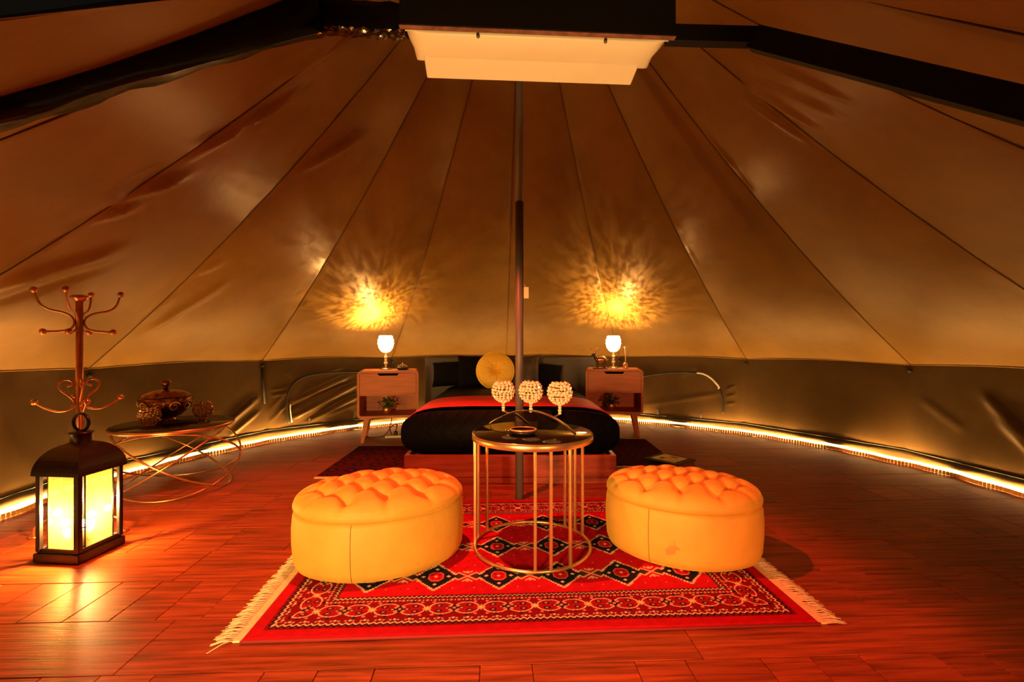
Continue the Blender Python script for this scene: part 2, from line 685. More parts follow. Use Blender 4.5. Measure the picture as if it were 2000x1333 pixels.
for k in range(NP):
    t0 = TH0 + STEP * k
    t1 = t0 + STEP
    mid = (t0 + t1) / 2
    m180 = (mid + 180) % 360 - 180
    if abs(((mid - 184) + 180) % 360 - 180) < 26:
        continue
    nm = 'wall_back' if -56 < m180 < 46 else ('wall_left' if m180 < 0 else 'wall_right')
    nu, nv = (110, 60) if abs(m180) < 100 else (12, 10)
    V, Fc = [], []
    for j in range(nv + 1):
        for i in range(nu + 1):
            p, n = wall_point(t0, t1, i / nu, j / nv)
            e = min(1, 10 * min(i / nu, 1 - i / nu), 12 * min(j / nv + 0.02, 1.02 - j / nv))
            h = 1.0 * crease(to_px(p), WCREASES) * e
            h += 0.008 * mnoise.noise(Vector((i / nu * 4 + k * 7, j / nv * 2, 0.3))) * e
            V.append(p + n * h)
    for j in range(nv):
        for i in range(nu):
            a = j * (nu + 1) + i
            Fc.append((a, a + 1, a + nu + 2, a + nu + 1))
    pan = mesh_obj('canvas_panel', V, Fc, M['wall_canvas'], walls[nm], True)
    # piping where the roof is sewn on, and the ring under every seam
    pts = [wall_point(t0, t1, i / 12, 0.0)[0] + wall_point(t0, t1, i / 12, 0)[1] * 0.004 for i in range(13)]
    tube('piping', pts, 0.006, M['canvas'], pan, 5)
    p, n = wall_point(t0, t1, 0.0, 0.07)
    v, f = ball_vf(p + n * 0.012, 0.018, 8, 6)
    fix_normals(mesh_obj('strap_ring', v, f, M['black_strap'], pan, True))
    if abs(m180) < 60 and m180 < -20 and m180 > -50:
        tube('strap', [wall_point(t0, t1, 0.0, q)[0] + n * 0.008 for q in (0.08, 0.3, 0.62)], 0.011, M['black_strap'], pan, 6)

# groundsheet lip running round the foot of the wall
lipV, lipF = [], []
NL = 220
A0, A1 = -157.0, 149.0
prof_lip = [(3.135, 0.002), (3.150, 0.020), (3.172, 0.060), (3.192, 0.092), (3.200, 0.088)]
for i in range(NL + 1):
    th = A0 + (A1 - A0) * i / NL
    # follow the flat panels
    ph = ((th - TH0) % STEP) - STEP / 2
    fac = math.cos(rad(STEP / 2)) / math.cos(rad(ph))
    for q, (r, z) in enumerate(prof_lip):
        wob = 0.006 * mnoise.noise(Vector((th * 0.35, q, 0))) * (q > 1)
        rr = r * (fac * 1.006 if q > 1 else (0.5 + 0.5 * fac))
        lipV.append((CX + rr * math.sin(rad(th)), CY + rr * math.cos(rad(th)), z + wob))
for i in range(NL):
    for q in range(len(prof_lip) - 1):
        a = i * len(prof_lip) + q
        b = a + len(prof_lip)
        lipF.append((a, a + 1, b + 1, b))
lip = mesh_obj('trim_1', lipV, lipF, M['sheet'], None, True)
struct(lip)
gapm = MB()
gp = []
for i in range(NL + 1):
    th = A0 + (A1 - A0) * i / NL
    ph = ((th - TH0) % STEP) - STEP / 2
    fac = math.cos(rad(STEP / 2)) / math.cos(rad(ph))
    rr = 3.203 * fac * 1.005
    gp.append((CX + rr * math.sin(rad(th)), CY + rr * math.cos(rad(th)), 0.098 + 0.005 * mnoise.noise(Vector((th * 0.6, 5, 0)))))
gv, gf = tube_vf(gp, [0.006 + 0.005 * abs(mnoise.noise(Vector((i * 0.35, 0, 2)))) for i in range(NL + 1)], 5)
gapm.add(gv, gf)
gapm.build('hem_cord', M['black_strap'], lip, True)

# arched zipped windows in the wall


def window(idx, px_path, wall, gloss=None):
    pts = [px_on_wall(x, y, 0.012) for x, y in px_path]
    pts = spline([p for p in pts if p is not None], 6)
    w = tube('window_%d' % idx, pts, 0.011, M['black_strap'], None, 6)
    struct(w)
    inner = [px_on_wall(x, y, 0.012) for x, y in gloss[0]]
    inner = spline([p for p in inner if p is not None], 6)
    tube('glint_strip', inner, gloss[1], M['white_gloss'], w, 6)  # white strip painted in for the bright glint along the window arch
    return w


window(1, [(557, 826), (556, 795), (560, 768), (574, 748), (598, 736), (640, 730), (690, 728), (730, 728), (770, 734)], 'wall_back',
       ([(563, 824), (562, 800), (563, 790)], 0.006, True))
window(2, [(1225, 745), (1252, 737), (1290, 731), (1330, 729), (1365, 731), (1392, 743), (1408, 762), (1415, 785), (1417, 806)], 'wall_back',
       ([(1362, 730), (1375, 732), (1390, 740), (1404, 754), (1406, 760)], 0.012, True))
for i, (x, y) in enumerate([(598, 820), (686, 809), (1288, 803), (1373, 810)]):
    p = px_on_wall(x, y, 0.015)
    w = bpy.data.objects['window_1' if i < 2 else 'window_2']
    v, f = box_vf(p, (0.022, 0.016, 0.06), 0.005, 1)
    mesh_obj('toggle', v, f, M['black_strap'], w)

# ------------------------------------------------------------------ floor
bm = bmesh.new()
bmesh.ops.create_circle(bm, cap_ends=True, segments=96, radius=3.42)
ext = bmesh.ops.extrude_face_region(bm, geom=bm.faces[:])
bmesh.ops.translate(bm, verts=[g for g in ext['geom'] if isinstance(g, bmesh.types.BMVert)], vec=(0, 0, -0.06))
bmesh.ops.translate(bm, verts=bm.verts, vec=(CX, CY, -0.0075))
bmesh.ops.recalc_face_normals(bm, faces=bm.faces)
me = bpy.data.meshes.new('floor')
bm.to_mesh(me)
bm.free()
me.materials.append(M['slab'])
floor = bpy.data.objects.new('floor', me)
COL.objects.link(floor)
struct(floor)
ALPHA = rad(2.3)
RWID = 0.28
plank_cache = {}


def plank_mesh(L):
    key = round(L, 2)
    if key not in plank_cache:
        v, f = box_vf((0, 0, -0.0095), (key - 0.002, RWID - 0.002, 0.019), 0.0018, 1)
        m_ = bpy.data.meshes.new('plank')
        m_.from_pydata([tuple(q) for q in v], [], f)
        m_.materials.append(M['plank'])
        plank_cache[key] = m_
    return plank_cache[key], key


rng = random.Random(3)
ca, sa = math.cos(ALPHA), math.sin(ALPHA)
for row in range(-4, 17):
    yc = 1.73 + RWID * row + RWID / 2          # distance of the row's middle at x = 0
    ctr_v = -CX * sa + CY * ca                  # tent centre in row coordinates
    ctr_u = CX * ca + CY * sa
    vv = yc * ca
    dv = vv - ctr_v
    if abs(dv) > 3.05:
        continue
    half = math.sqrt(max(0.1, 3.15 ** 2 - (abs(dv)) ** 2))
    u0, u1 = ctr_u - half, ctr_u + half
    short = row % 2 == 0 and row < 5
    u = u0
    while u < u1 - 0.02:
        if short:
            L = rng.choice([0.16, 0.16, 0.17, 0.24, 0.32])
            if row == 0 and u < -0.9:
                L = 0.16
        else:
            L = rng.choice([1.1, 1.4, 1.8, 2.2])
        if u + L > u1 - 0.12:
            L = u1 - u
        me_, Lr = plank_mesh(max(0.06, round(L, 2)))
        o = bpy.data.objects.new('plank', me_)
        COL.objects.link(o)
        o.parent = floor
        uc = u + L / 2
        o.location = (uc * ca - vv * sa, uc * sa + vv * ca, rng.uniform(-0.0012, 0.0))
        o.rotation_euler = (0, 0, ALPHA)
        u += L

# ------------------------------------------------------------------ led rope light
led_root = thing('led_rope_light', 'glowing warm LED rope light curving along the edge of the floor', 'rope light', (CX, CY, 0))
pts, rib = [], MB()
for i in range(361):
    th = -128 + 252 * i / 360
    r = 3.10 + 0.012 * math.sin(th * 0.42) + 0.008 * math.sin(th * 1.1 + 1)
    pts.append((r * math.sin(rad(th)), r * math.cos(rad(th)), 0.034))
lt = tube('light_tube', pts, 0.013, M['led'], led_root, 10)
lt.data.materials.append(M['led_sleeve'])     # the milky sleeve on the room side, the diodes face the wall
for pg in lt.data.polygons:
    c_ = pg.center
    rr_ = math.hypot(c_.x, c_.y)
    if (pg.normal.x * c_.x + pg.normal.y * c_.y) / max(rr_, 1e-6) < 0.25:
        pg.material_index = 1
for i in range(520):
    th = -115 + 230 * i / 520
    r = 3.10 + 0.012 * math.sin(th * 0.42) + 0.008 * math.sin(th * 1.1 + 1) - 0.024
    R = Matrix.Rotation(-rad(th), 3, 'Z')
    v, f = box_vf((r * math.sin(rad(th)), r * math.cos(rad(th)), 0.0145), (0.0165, 0.010, 0.026), 0, 1, R)
    rib.add(v, f)
stuff(rib.build('ribbed_guard', M['rib'], led_root))

# ------------------------------------------------------------------ overhead frame, box and air conditioner
frame = thing('roof_frame', 'overhead frame of dark beams wrapped in shiny black plastic under the canvas', 'frame', (0, 1.5, 2.0))


def beam(name, a, b, hw, hh, m, wob=0.0, n=40, seed=0):
    a, b = Vector(a), Vector(b)
    d = (b - a).normalized()
    side = d.cross(Vector((0, 0, 1))).normalized()
    up = side.cross(d).normalized()
    V, Fc = [], []
    ring = [(-1, -1), (-0.4, -1), (0.4, -1), (1, -1), (1, -0.3), (1, 0.4), (1, 1), (0, 1), (-1, 1), (-1, 0.4), (-1, -0.3)]
    nr = len(ring)
    for i in range(n + 1):
        p = a.lerp(b, i / n)
        for (x, y) in ring:
            q = p + side * x * hw + up * y * hh
            if wob:
                q += (side * x + up * y) * wob * mnoise.noise(Vector((i * 0.33 + seed, x * 0.7 + y, y * 0.6)))
            V.append(q - Vector((0, 1.5, 2.0)))
    for i in range(n):
        for k in range(nr):
            l = (k + 1) % nr
            Fc.append((i * nr + k, i * nr + l, (i + 1) * nr + l, (i + 1) * nr + k))
    Fc.append(tuple(range(nr)))
    Fc.append(tuple(n * nr + k for k in range(nr)))
    return fix_normals(mesh_obj(name, V, Fc, m, frame, wob > 0))


beam('beam', (-0.32, 1.50, 2.020), (-0.65, 1.50, 2.048), 0.022, 0.042, M['black_plastic'], 0.005, 16, 1)
bl = beam('beam', (-0.62, 1.50, 2.050), (-1.30, 0.68, 1.225), 0.035, 0.054, M['black_plastic'], 0.011, 40, 9)
beam('beam', (0.50, 1.52, 1.992), (0.80, 1.52, 1.984), 0.018, 0.026, M['black_paint'], 0.0, 6, 2)
beam('beam', (0.79, 1.52, 1.980), (1.36, 0.84, 1.310), 0.024, 0.033, M['black_paint'], 0.0, 6, 4)
# crinkled foil hanging under the left beams
V, Fc = [], []
path = [Vector((-0.335, 1.475, 1.965)), Vector((-0.62, 1.475, 1.985)), Vector((-0.74, 1.33, 1.868))]
fp = spline(path, 26)
for i, p in enumerate(fp):
    t = i / (len(fp) - 1)
    hgt = 0.040 * (1 - 0.6 * max(0, t - 0.5))
    for j in range(7):
        n1 = mnoise.noise(Vector((i * 0.75, j * 0.5, 1.7)))
        n2 = mnoise.noise(Vector((i * 0.35 + j * 0.9, j * 0.8, 8.2)))
        V.append(p + Vector((0, 0.016 * n1 - 0.010 * j / 6, 0.012 - hgt * j / 6 + 0.010 * n2 * (j == 6))) - Vector((0, 1.5, 2.0)))
for i in range(len(fp) - 1):
    for j in range(6):
        a = i * 7 + j
        Fc.append((a, a + 1, a + 8, a + 7))
mesh_obj('foil_wrap', V, Fc, M['foil'], frame)
V, Fc = [], []
for i in range(15):
    for j in range(5):
        t = i / 14
        c = Vector((-1.02, 1.02, 1.575)).lerp(Vector((-0.92, 1.14, 1.69)), t)
        V.append(c + Vector((0.02 * mnoise.noise(Vector((i * .8, j, 3))), 0, -0.030 * j / 4 * math.sin(PI * t) - 0.034)) - Vector((0, 1.5, 2.0)))
for i in range(14):
    for j in range(4):
        a = i * 5 + j
        Fc.append((a, a + 1, a + 6, a + 5))
mesh_obj('foil_wrap', V, Fc, M['foil'], frame)

YAW = rad(3.6)
bx = thing('mounting_box', 'black painted plywood box that carries the air conditioner under the roof', 'box', (0.085, 1.46, 1.955), YAW)
box('front_panel', (0, -0.012, 0.165), (0.855, 0.018, 0.33), M['black_paint'], bx, 0.002, 1)
box('side_panel', (-0.4185, 0.03, 0.185), (0.018, 0.066, 0.29), M['black_paint'], bx, 0.002, 1)
box('side_panel', (0.4185, 0.03, 0.185), (0.018, 0.066, 0.29), M['black_paint'], bx, 0.002, 1)
box('top_panel', (0, 0.11, 0.338), (0.855, 0.262, 0.014), M['black_paint'], bx, 0.002, 1)
box('bottom_edge', (0, -0.0125, -0.0025), (0.856, 0.019, 0.004), M['edge_wood'], bx, 0.001, 1)

ac = thing('air_conditioner', 'cream split air conditioner hanging below the black box, louvre open', 'air conditioner', (0.085, 1.46, 1.952), YAW)
prof = [(0.002, 0.010), (0.001, 0.000), (0.006, -0.005), (0.060, -0.006), (0.115, -0.002), (0.155, 0.005), (0.185, 0.020), (0.202, 0.045), (0.210, 0.09), (0.208, 0.28), (0.002, 0.28)]
V, Fc = [], []
nx = 16
npf = len(prof)
xs = []
for i in range(nx + 1):
    t = -1 + 2 * i / nx
    xs.append(0.414 * math.copysign(1 - (1 - abs(t)) ** 1.6, t) if abs(t) > 0 else 0)
for i, x in enumerate(xs):
    edge = abs(x) / 0.414
    for (y, z) in prof:
        # the ends are rounded towards the underside and the front
        q = 1 - 0.055 * max(0, (y - 0.02) / 0.19) * (1 if z < 0.03 else 0.9)
        dz = 0.022 * max(0, edge - 0.93) / 0.07 if z < 0.0 else 0
        V.append((x * q, y + 0.004, z + dz))
for i in range(nx):
    for k in range(npf):
        l = (k + 1) % npf
        Fc.append((i * npf + k, i * npf + l, (i + 1) * npf + l, (i + 1) * npf + k))
Fc.append(tuple(range(npf)))
Fc.append(tuple(nx * npf + k for k in range(npf)))
acb = fix_normals(mesh_obj('body', V, Fc, M['ac_white'], ac, False))
acb.data.polygons.foreach_set('use_smooth', [len(p_.vertices) == 4 for p_ in acb.data.polygons])
R = Matrix.Rotation(rad(-13), 3, 'X')
box('louvre', (-0.005, 0.183, -0.004), (0.735, 0.095, 0.010), M['ac_white'], ac, 0.003, 1, rot=R)
for x in (-0.19, 0.21):
    v, f = ball_vf((x, 0.004, -0.008), 0.006, 8, 5)
    mesh_obj('screw', v, f, M['pole'], ac, True)

# ------------------------------------------------------------------ centre pole
pole = thing('tent_pole', 'dark steel centre pole rising from the floor behind the round table', 'pole', (0.047, 2.97, 0))
lathe('shaft', [(0.0, 0.0), (0.026, 0.0), (0.026, 1.88), (0.0, 1.88)], M['pole'], pole, 20)
lathe('upper_shaft', [(0.0, 1.86), (0.0225, 1.86), (0.0225, 3.85), (0.0, 3.85)], M['pole'], pole, 20)
tg = box('paper_tag', (0.043, -0.01, 1.305), (0.030, 0.004, 0.072), M['paper'], pole, 0.001, 1)
tube('tag_string', spline([(0.024, -0.005, 1.36), (0.032, -0.012, 1.352), (0.043, -0.010, 1.338)], 4), 0.0015, M['paper'], pole, 5)

# ------------------------------------------------------------------ bed
bed = thing('platform_bed', 'reddish wooden platform bed base with a grey headboard against the tent wall', 'bed', (-0.012, 3.27, 0))
BW = 0.74
box('front_board', (0, 0.015, 0.125), (2 * BW, 0.03, 0.155), M['bed_wood'], bed, 0.004, 2)
box('front_board', (0, 0.018, 0.024), (2 * BW, 0.03, 0.044), M['bed_wood'], bed, 0.004, 2)
for sx in (-1, 1):
    box('side_board', (sx * (BW - 0.015), 1.05, 0.103), (0.03, 2.03, 0.20), M['bed_wood'], bed, 0.004, 2)
box('platform', (0, 1.05, 0.165), (2 * BW - 0.064, 2.03, 0.02), M['bed_wood'], bed, 0.002, 1)
box('headboard', (0.005, 2.17, 0.405), (2.00, 0.055, 0.81), M['headboard'], bed, 0.012, 2)


def rounded_prism(name, hx, z0, z1, y0, y1, rx, ry, m, parent, n=10, bulge=0.0):
    """a soft block: cross-section rounded in xz, rounded off at both ends"""
    V, Fc = [], []
    cs = []
    segs = 10
    hz = (z1 - z0) / 2
    zc = (z0 + z1) / 2
    for q in range(64):
        a = 2 * PI * q / 64
        c, s = math.cos(a), math.sin(a)
        # superellipse
        e = 0.42
        cs.append((math.copysign(abs(c) ** e, c), math.copysign(abs(s) ** (e * 1.55), s)))
    ys = []
    for i in range(n + 1):
        a = PI / 2 * i / n
        ys.append((y0 + ry * (1 - math.sin(a)) if False else y0 + ry * (1 - math.cos(PI / 2 - a) if False else 0), 1))
    rows = []
    for i in range(n + 1):
        a = PI / 2 * (1 - i / n)
        rows.append((y0 + ry * (1 - math.sin(a)) if a > 0 else y0 + ry, a))
    prof = []
    for i in range(n + 1):
        a = PI / 2 * i / n
        prof.append((y0 + ry * (1 - math.sin(a)), 1 - (rx / hx) * (1 - math.cos(PI / 2 - a) if False else 1 - math.cos(PI / 2 * (1 - i / n)) if False else 0)))
    rings = []
    for i in range(n + 1):
        a = PI / 2 * i / n                      # 0 at the very end, pi/2 where it is full
        y = y0 + ry * (1 - math.sin(a))
        shrink = rx * (1 - math.sin(PI / 2 - a) if False else (1 - math.sqrt(max(0, 1 - (1 - math.sin(a)) ** 2))))
        rings.append((y, shrink))
    front = [(y0, rx)] + [(y, s) for (y, s) in rings if y > y0 + 1e-6 or s < rx]
    front = sorted(set((round(y, 5), round(s, 5)) for y, s in rings))
    full = front + [(y0 + (y1 - y0) * t, 0) for t in (0.2, 0.35, 0.5, 0.65, 0.8)] + [(y1 - (y - y0), s) for y, s in reversed(front)]
    for (y, s) in full:
        for (cx, cz) in cs:
            V.append((cx * (hx - s), y, zc + cz * (hz - s * 0.75)))
    m_ = len(cs)
    for i in range(len(full) - 1):
        for k in range(m_):
            l = (k + 1) % m_
            Fc.append((i * m_ + k, i * m_ + l, (i + 1) * m_ + l, (i + 1) * m_ + k))
    Fc.append(tuple(range(m_)))
    Fc.append(tuple((len(full) - 1) * m_ + k for k in range(m_)))
    return fix_normals(mesh_obj(name, V, Fc, m, parent, True)), cs


QH = 0.775
qz0, qz1 = 0.178, 0.512
q, cs = rounded_prism('quilted_bedspread', QH, qz0, qz1, 0.05, 2.13, 0.10, 0.12, M['quilt'], None)
q.location = (-0.012, 3.27, 0)
tag(q, 'black quilted bedspread tucked round the mattress on the wooden bed base', 'bedspread')
# the red runner follows the top of the bedspread
V, Fc = [], []
run = [(cx * (QH + 0.004), (qz0 + qz1) / 2 + cz * ((qz1 - qz0) / 2 + 0.0035)) for cx, cz in cs]
run = [p for p in run if p[1] > 0.365]
run = sorted(run, key=lambda p: math.atan2(p[1] - 0.345, p[0]))
ny = 12
for i in range(ny + 1):
    y = 0.235 + 0.64 * i / ny
    for (x, z) in run:
        V.append((x, y + 0.012 * mnoise.noise(Vector((x * 3, i * 0.3, 2))), z + 0.0015 * mnoise.noise(Vector((x * 9, i * 0.7, 5)))))
m_ = len(run)
for i in range(ny):
    for k in range(m_ - 1):
        Fc.append((i * m_ + k, i * m_ + k + 1, (i + 1) * m_ + k + 1, (i + 1) * m_ + k))
rn = mesh_obj('bed_runner', V, Fc, M['red_cloth'], None, True, (-0.012, 3.27, 0))
sd = rn.modifiers.new('thickness', 'SOLIDIFY')
sd.thickness = 0.004
sd.offset = 0.6
tag(rn, 'bright red bed runner laid across the foot of the black bedspread', 'bed runner')


def pillow(name, label, cat, loc, w, h, t, m, tilt, rz=0, roll=0, group=None):
    n = 22
    V, Fc = [], []
    for side in (1, -1):
        for j in range(n + 1):
            for i in range(n + 1):
                u, v = -1 + 2 * i / n, -1 + 2 * j / n
                th = (max(0, 1 - abs(u) ** 2.6) * max(0, 1 - abs(v) ** 2.6)) ** 0.55
                pin = 1 - 0.06 * (1 - abs(u) ** 2) * abs(v) ** 3
                pin2 = 1 - 0.06 * (1 - abs(v) ** 2) * abs(u) ** 3
                V.append((u * w / 2 * pin2, side * t / 2 * th + 0.008 * th * mnoise.noise(Vector((u * 2, v * 2, side))), v * h / 2 * pin))
    for s in range(2):
        o_ = s * (n + 1) ** 2
        for j in range(n):
            for i in range(n):
                a = o_ + j * (n + 1) + i
                Fc.append((a, a + 1, a + n + 2, a + n + 1))
    o = mesh_obj(name, V, Fc, m, None, True)
    bm = bmesh.new()
    bm.from_mesh(o.data)
    bmesh.ops.remove_doubles(bm, verts=bm.verts, dist=1e-4)
    bmesh.ops.recalc_face_normals(bm, faces=bm.faces)
    bm.to_mesh(o.data)
    bm.free()
    o.location = loc
    o.rotation_euler = (tilt, roll, rz)
    tag(o, label, cat, group)
    return o


pillow('pillow', 'black bed pillow lying at the far left, beside the black square cushion', 'pillow', (-0.63, 5.24, 0.635), 0.52, 0.30, 0.15, M['black_cloth'], rad(-28), 0, rad(-3))
pillow('pillow', 'black bed pillow at the far right, beside the dark brown square cushion', 'pillow', (0.33, 5.24, 0.625), 0.46, 0.27, 0.15, M['black_cloth'], rad(-28), 0, rad(6))
pillow('square_cushion', 'black square cushion standing behind the left edge of the mustard cushion', 'cushion', (-0.38, 5.10, 0.665), 0.42, 0.37, 0.12, M['black_cloth'], rad(-18), rad(4))
pillow('square_cushion', 'dark brown square cushion standing just right of the centre pole on the bed', 'cushion', (0.105, 5.10, 0.675), 0.39, 0.36, 0.12, M['brown_cloth'], rad(-16), rad(-4))

# round mustard cushion with a tufted centre
rc = thing('round_cushion', 'round mustard velvet cushion with a pinched centre leaning on the dark pillows', 'cushion', (-0.175, 4.90, 0.69))
V, Fc = [], []
nr_, na = 26, 240
for side in (-1, 1):
    for i in range(nr_ + 1):
        r = i / nr_
        for k in range(na):
            a = 2 * PI * k / na
            th = (max(0, 1 - r ** 3.2)) ** 0.5
            pin = 0.85 * math.exp(-(r / 0.22) ** 2)
            pl = -0.20 * (abs(math.sin(4.5 * a + 0.5 * math.sin(2 * a))) < 0.28) * (1 - abs(math.sin(4.5 * a + 0.5 * math.sin(2 * a))) / 0.28) * math.exp(-((r - 0.25) / 0.30) ** 2)
            y = side * 0.075 * th * (1 - pin + pl * 1.4)
            V.append((0.196 * r * math.cos(a), y, 0.196 * r * math.sin(a)))
for s in range(2):
    o_ = s * (nr_ + 1) * na
    for i in range(nr_):
        for k in range(na):
            l = (k + 1) % na
            Fc.append((o_ + i * na + k, o_ + i * na + l, o_ + (i + 1) * na + l, o_ + (i + 1) * na + k))
cu = mesh_obj('cover', V, Fc, M['cushion'], rc, True)
fix_normals(cu)
tube('piping', [(0.196 * math.cos(2 * PI * k / 64), 0, 0.196 * math.sin(2 * PI * k / 64)) for k in range(64)], 0.006, M['cushion'], rc, 6, True)
v, f = ball_vf((0, -0.020, 0), 0.012, 10, 6)
mesh_obj('button', v, f, M['velvet'], rc, True)
rc.rotation_euler = (rad(-16), 0, rad(2))

# ------------------------------------------------------------------ nightstands


def nightstand(label, loc, rz):
    t = thing('nightstand', label, 'nightstand', loc, rz, 'nightstands beside the bed')
    w, d, z0, z1, th = 0.585, 0.40, 0.245, 0.706, 0.022
    m = M['stand_wood']
    # rounded carcass: tube of board
    out, inn = [], []
    rr = 0.035

    def rrect(hw, zz0, zz1, r):
        P = []
        for (sx, sz, a0) in ((1, 1, 0), (-1, 1, 90), (-1, -1, 180), (1, -1, 270)):
            cx = sx * (hw - r)
            cz = (zz1 - r) if sz > 0 else (zz0 + r)
            for q in range(6):
                a = rad(a0 + 90 * q / 5)
                P.append((cx + r * math.cos(a), cz + r * math.sin(a)))
        return P
    A = rrect(w / 2, z0, z1, rr)
    B = rrect(w / 2 - th, z0 + th, z1 - th, rr * 0.5)
    n = len(A)
    V = [(x, 0, z) for x, z in A] + [(x, 0, z) for x, z in B] + [(x, d, z) for x, z in A] + [(x, d, z) for x, z in B]
    Fc = []
    for k in range(n):
        l = (k + 1) % n
        Fc += [(k, l, n + l, n + k), (2 * n + k, 2 * n + l, 3 * n + l, 3 * n + k), (k, l, 2 * n + l, 2 * n + k), (n + k, n + l, 3 * n + l, 3 * n + k)]
    fix_normals(mesh_obj('carcass', V, Fc, m, t))
    box('back_panel', (0, d - 0.01, (z0 + z1) / 2), (w - 2 * th, 0.012, z1 - z0 - 2 * th), m, t)
    # drawer front with a cut-out grip along its upper edge
    dz0, dz1, hw = 0.478, z1 - th - 0.003, w / 2 - th - 0.003
    g0, g1, gd = 0.105, 0.085, 0.022
    P = [(-hw, dz0), (hw, dz0), (hw, dz1), (g0, dz1), (g1, dz1 - gd), (-g1, dz1 - gd), (-g0, dz1), (-hw, dz1)]
    V = [(x, 0.004, z) for x, z in P] + [(x, 0.024, z) for x, z in P]
    n = len(P)
    Fc = [(0, 1, 4, 5), (1, 2, 3, 4), (0, 5, 6, 7), (8, 13, 12, 9), (9, 12, 11, 10), (8, 15, 14, 13)]
    Fc += [(k, (k + 1) % n, n + (k + 1) % n, n + k) for k in range(n)]
    dr = fix_normals(mesh_obj('drawer', V, Fc, m, t))
    box('drawer_box', (0, 0.18, (dz0 + dz1) / 2 - 0.012), (2 * hw - 0.01, 0.30, dz1 - dz0 - 0.03), M['dark_gap'], dr)
    box('shelf', (0, d / 2, dz0 - 0.008), (w - 2 * th, d - 0.02, 0.012), m, t)
    for sx in (-1, 1):
        for (y, sy) in ((0.06, -1), (d - 0.06, 1)):
            a = Vector((sx * (w / 2 - 0.085), y, z0))
            b = Vector((sx * (w / 2 - 0.045), y + sy * 0.02, 0.0))
            V = []
            for (p, h) in ((a, 0.026), (b, 0.014)):
                for (ex, ey) in ((-1, -1), (1, -1), (1, 1), (-1, 1)):
                    V.append((p.x + ex * h, p.y + ey * h, p.z + (0.001 if p.z < 0.1 else 0)))
            Fc = [(0, 1, 2, 3), (4, 5, 6, 7)] + [(k, (k + 1) % 4, 4 + (k + 1) % 4, 4 + k) for k in range(4)]
            fix_normals(mesh_obj('leg', V, Fc, m, t))
    return t


NL_LOC = (-1.215, 4.60, 0.0)
NR_LOC = (1.060, 4.86, 0.0)
nightstand('orange-brown wooden nightstand left of the bed, holding the lamp and the green dish', NL_LOC, rad(11))
nightstand('reddish wooden nightstand right of the bed, holding the lamp and the deer figurine', NR_LOC, rad(-9))


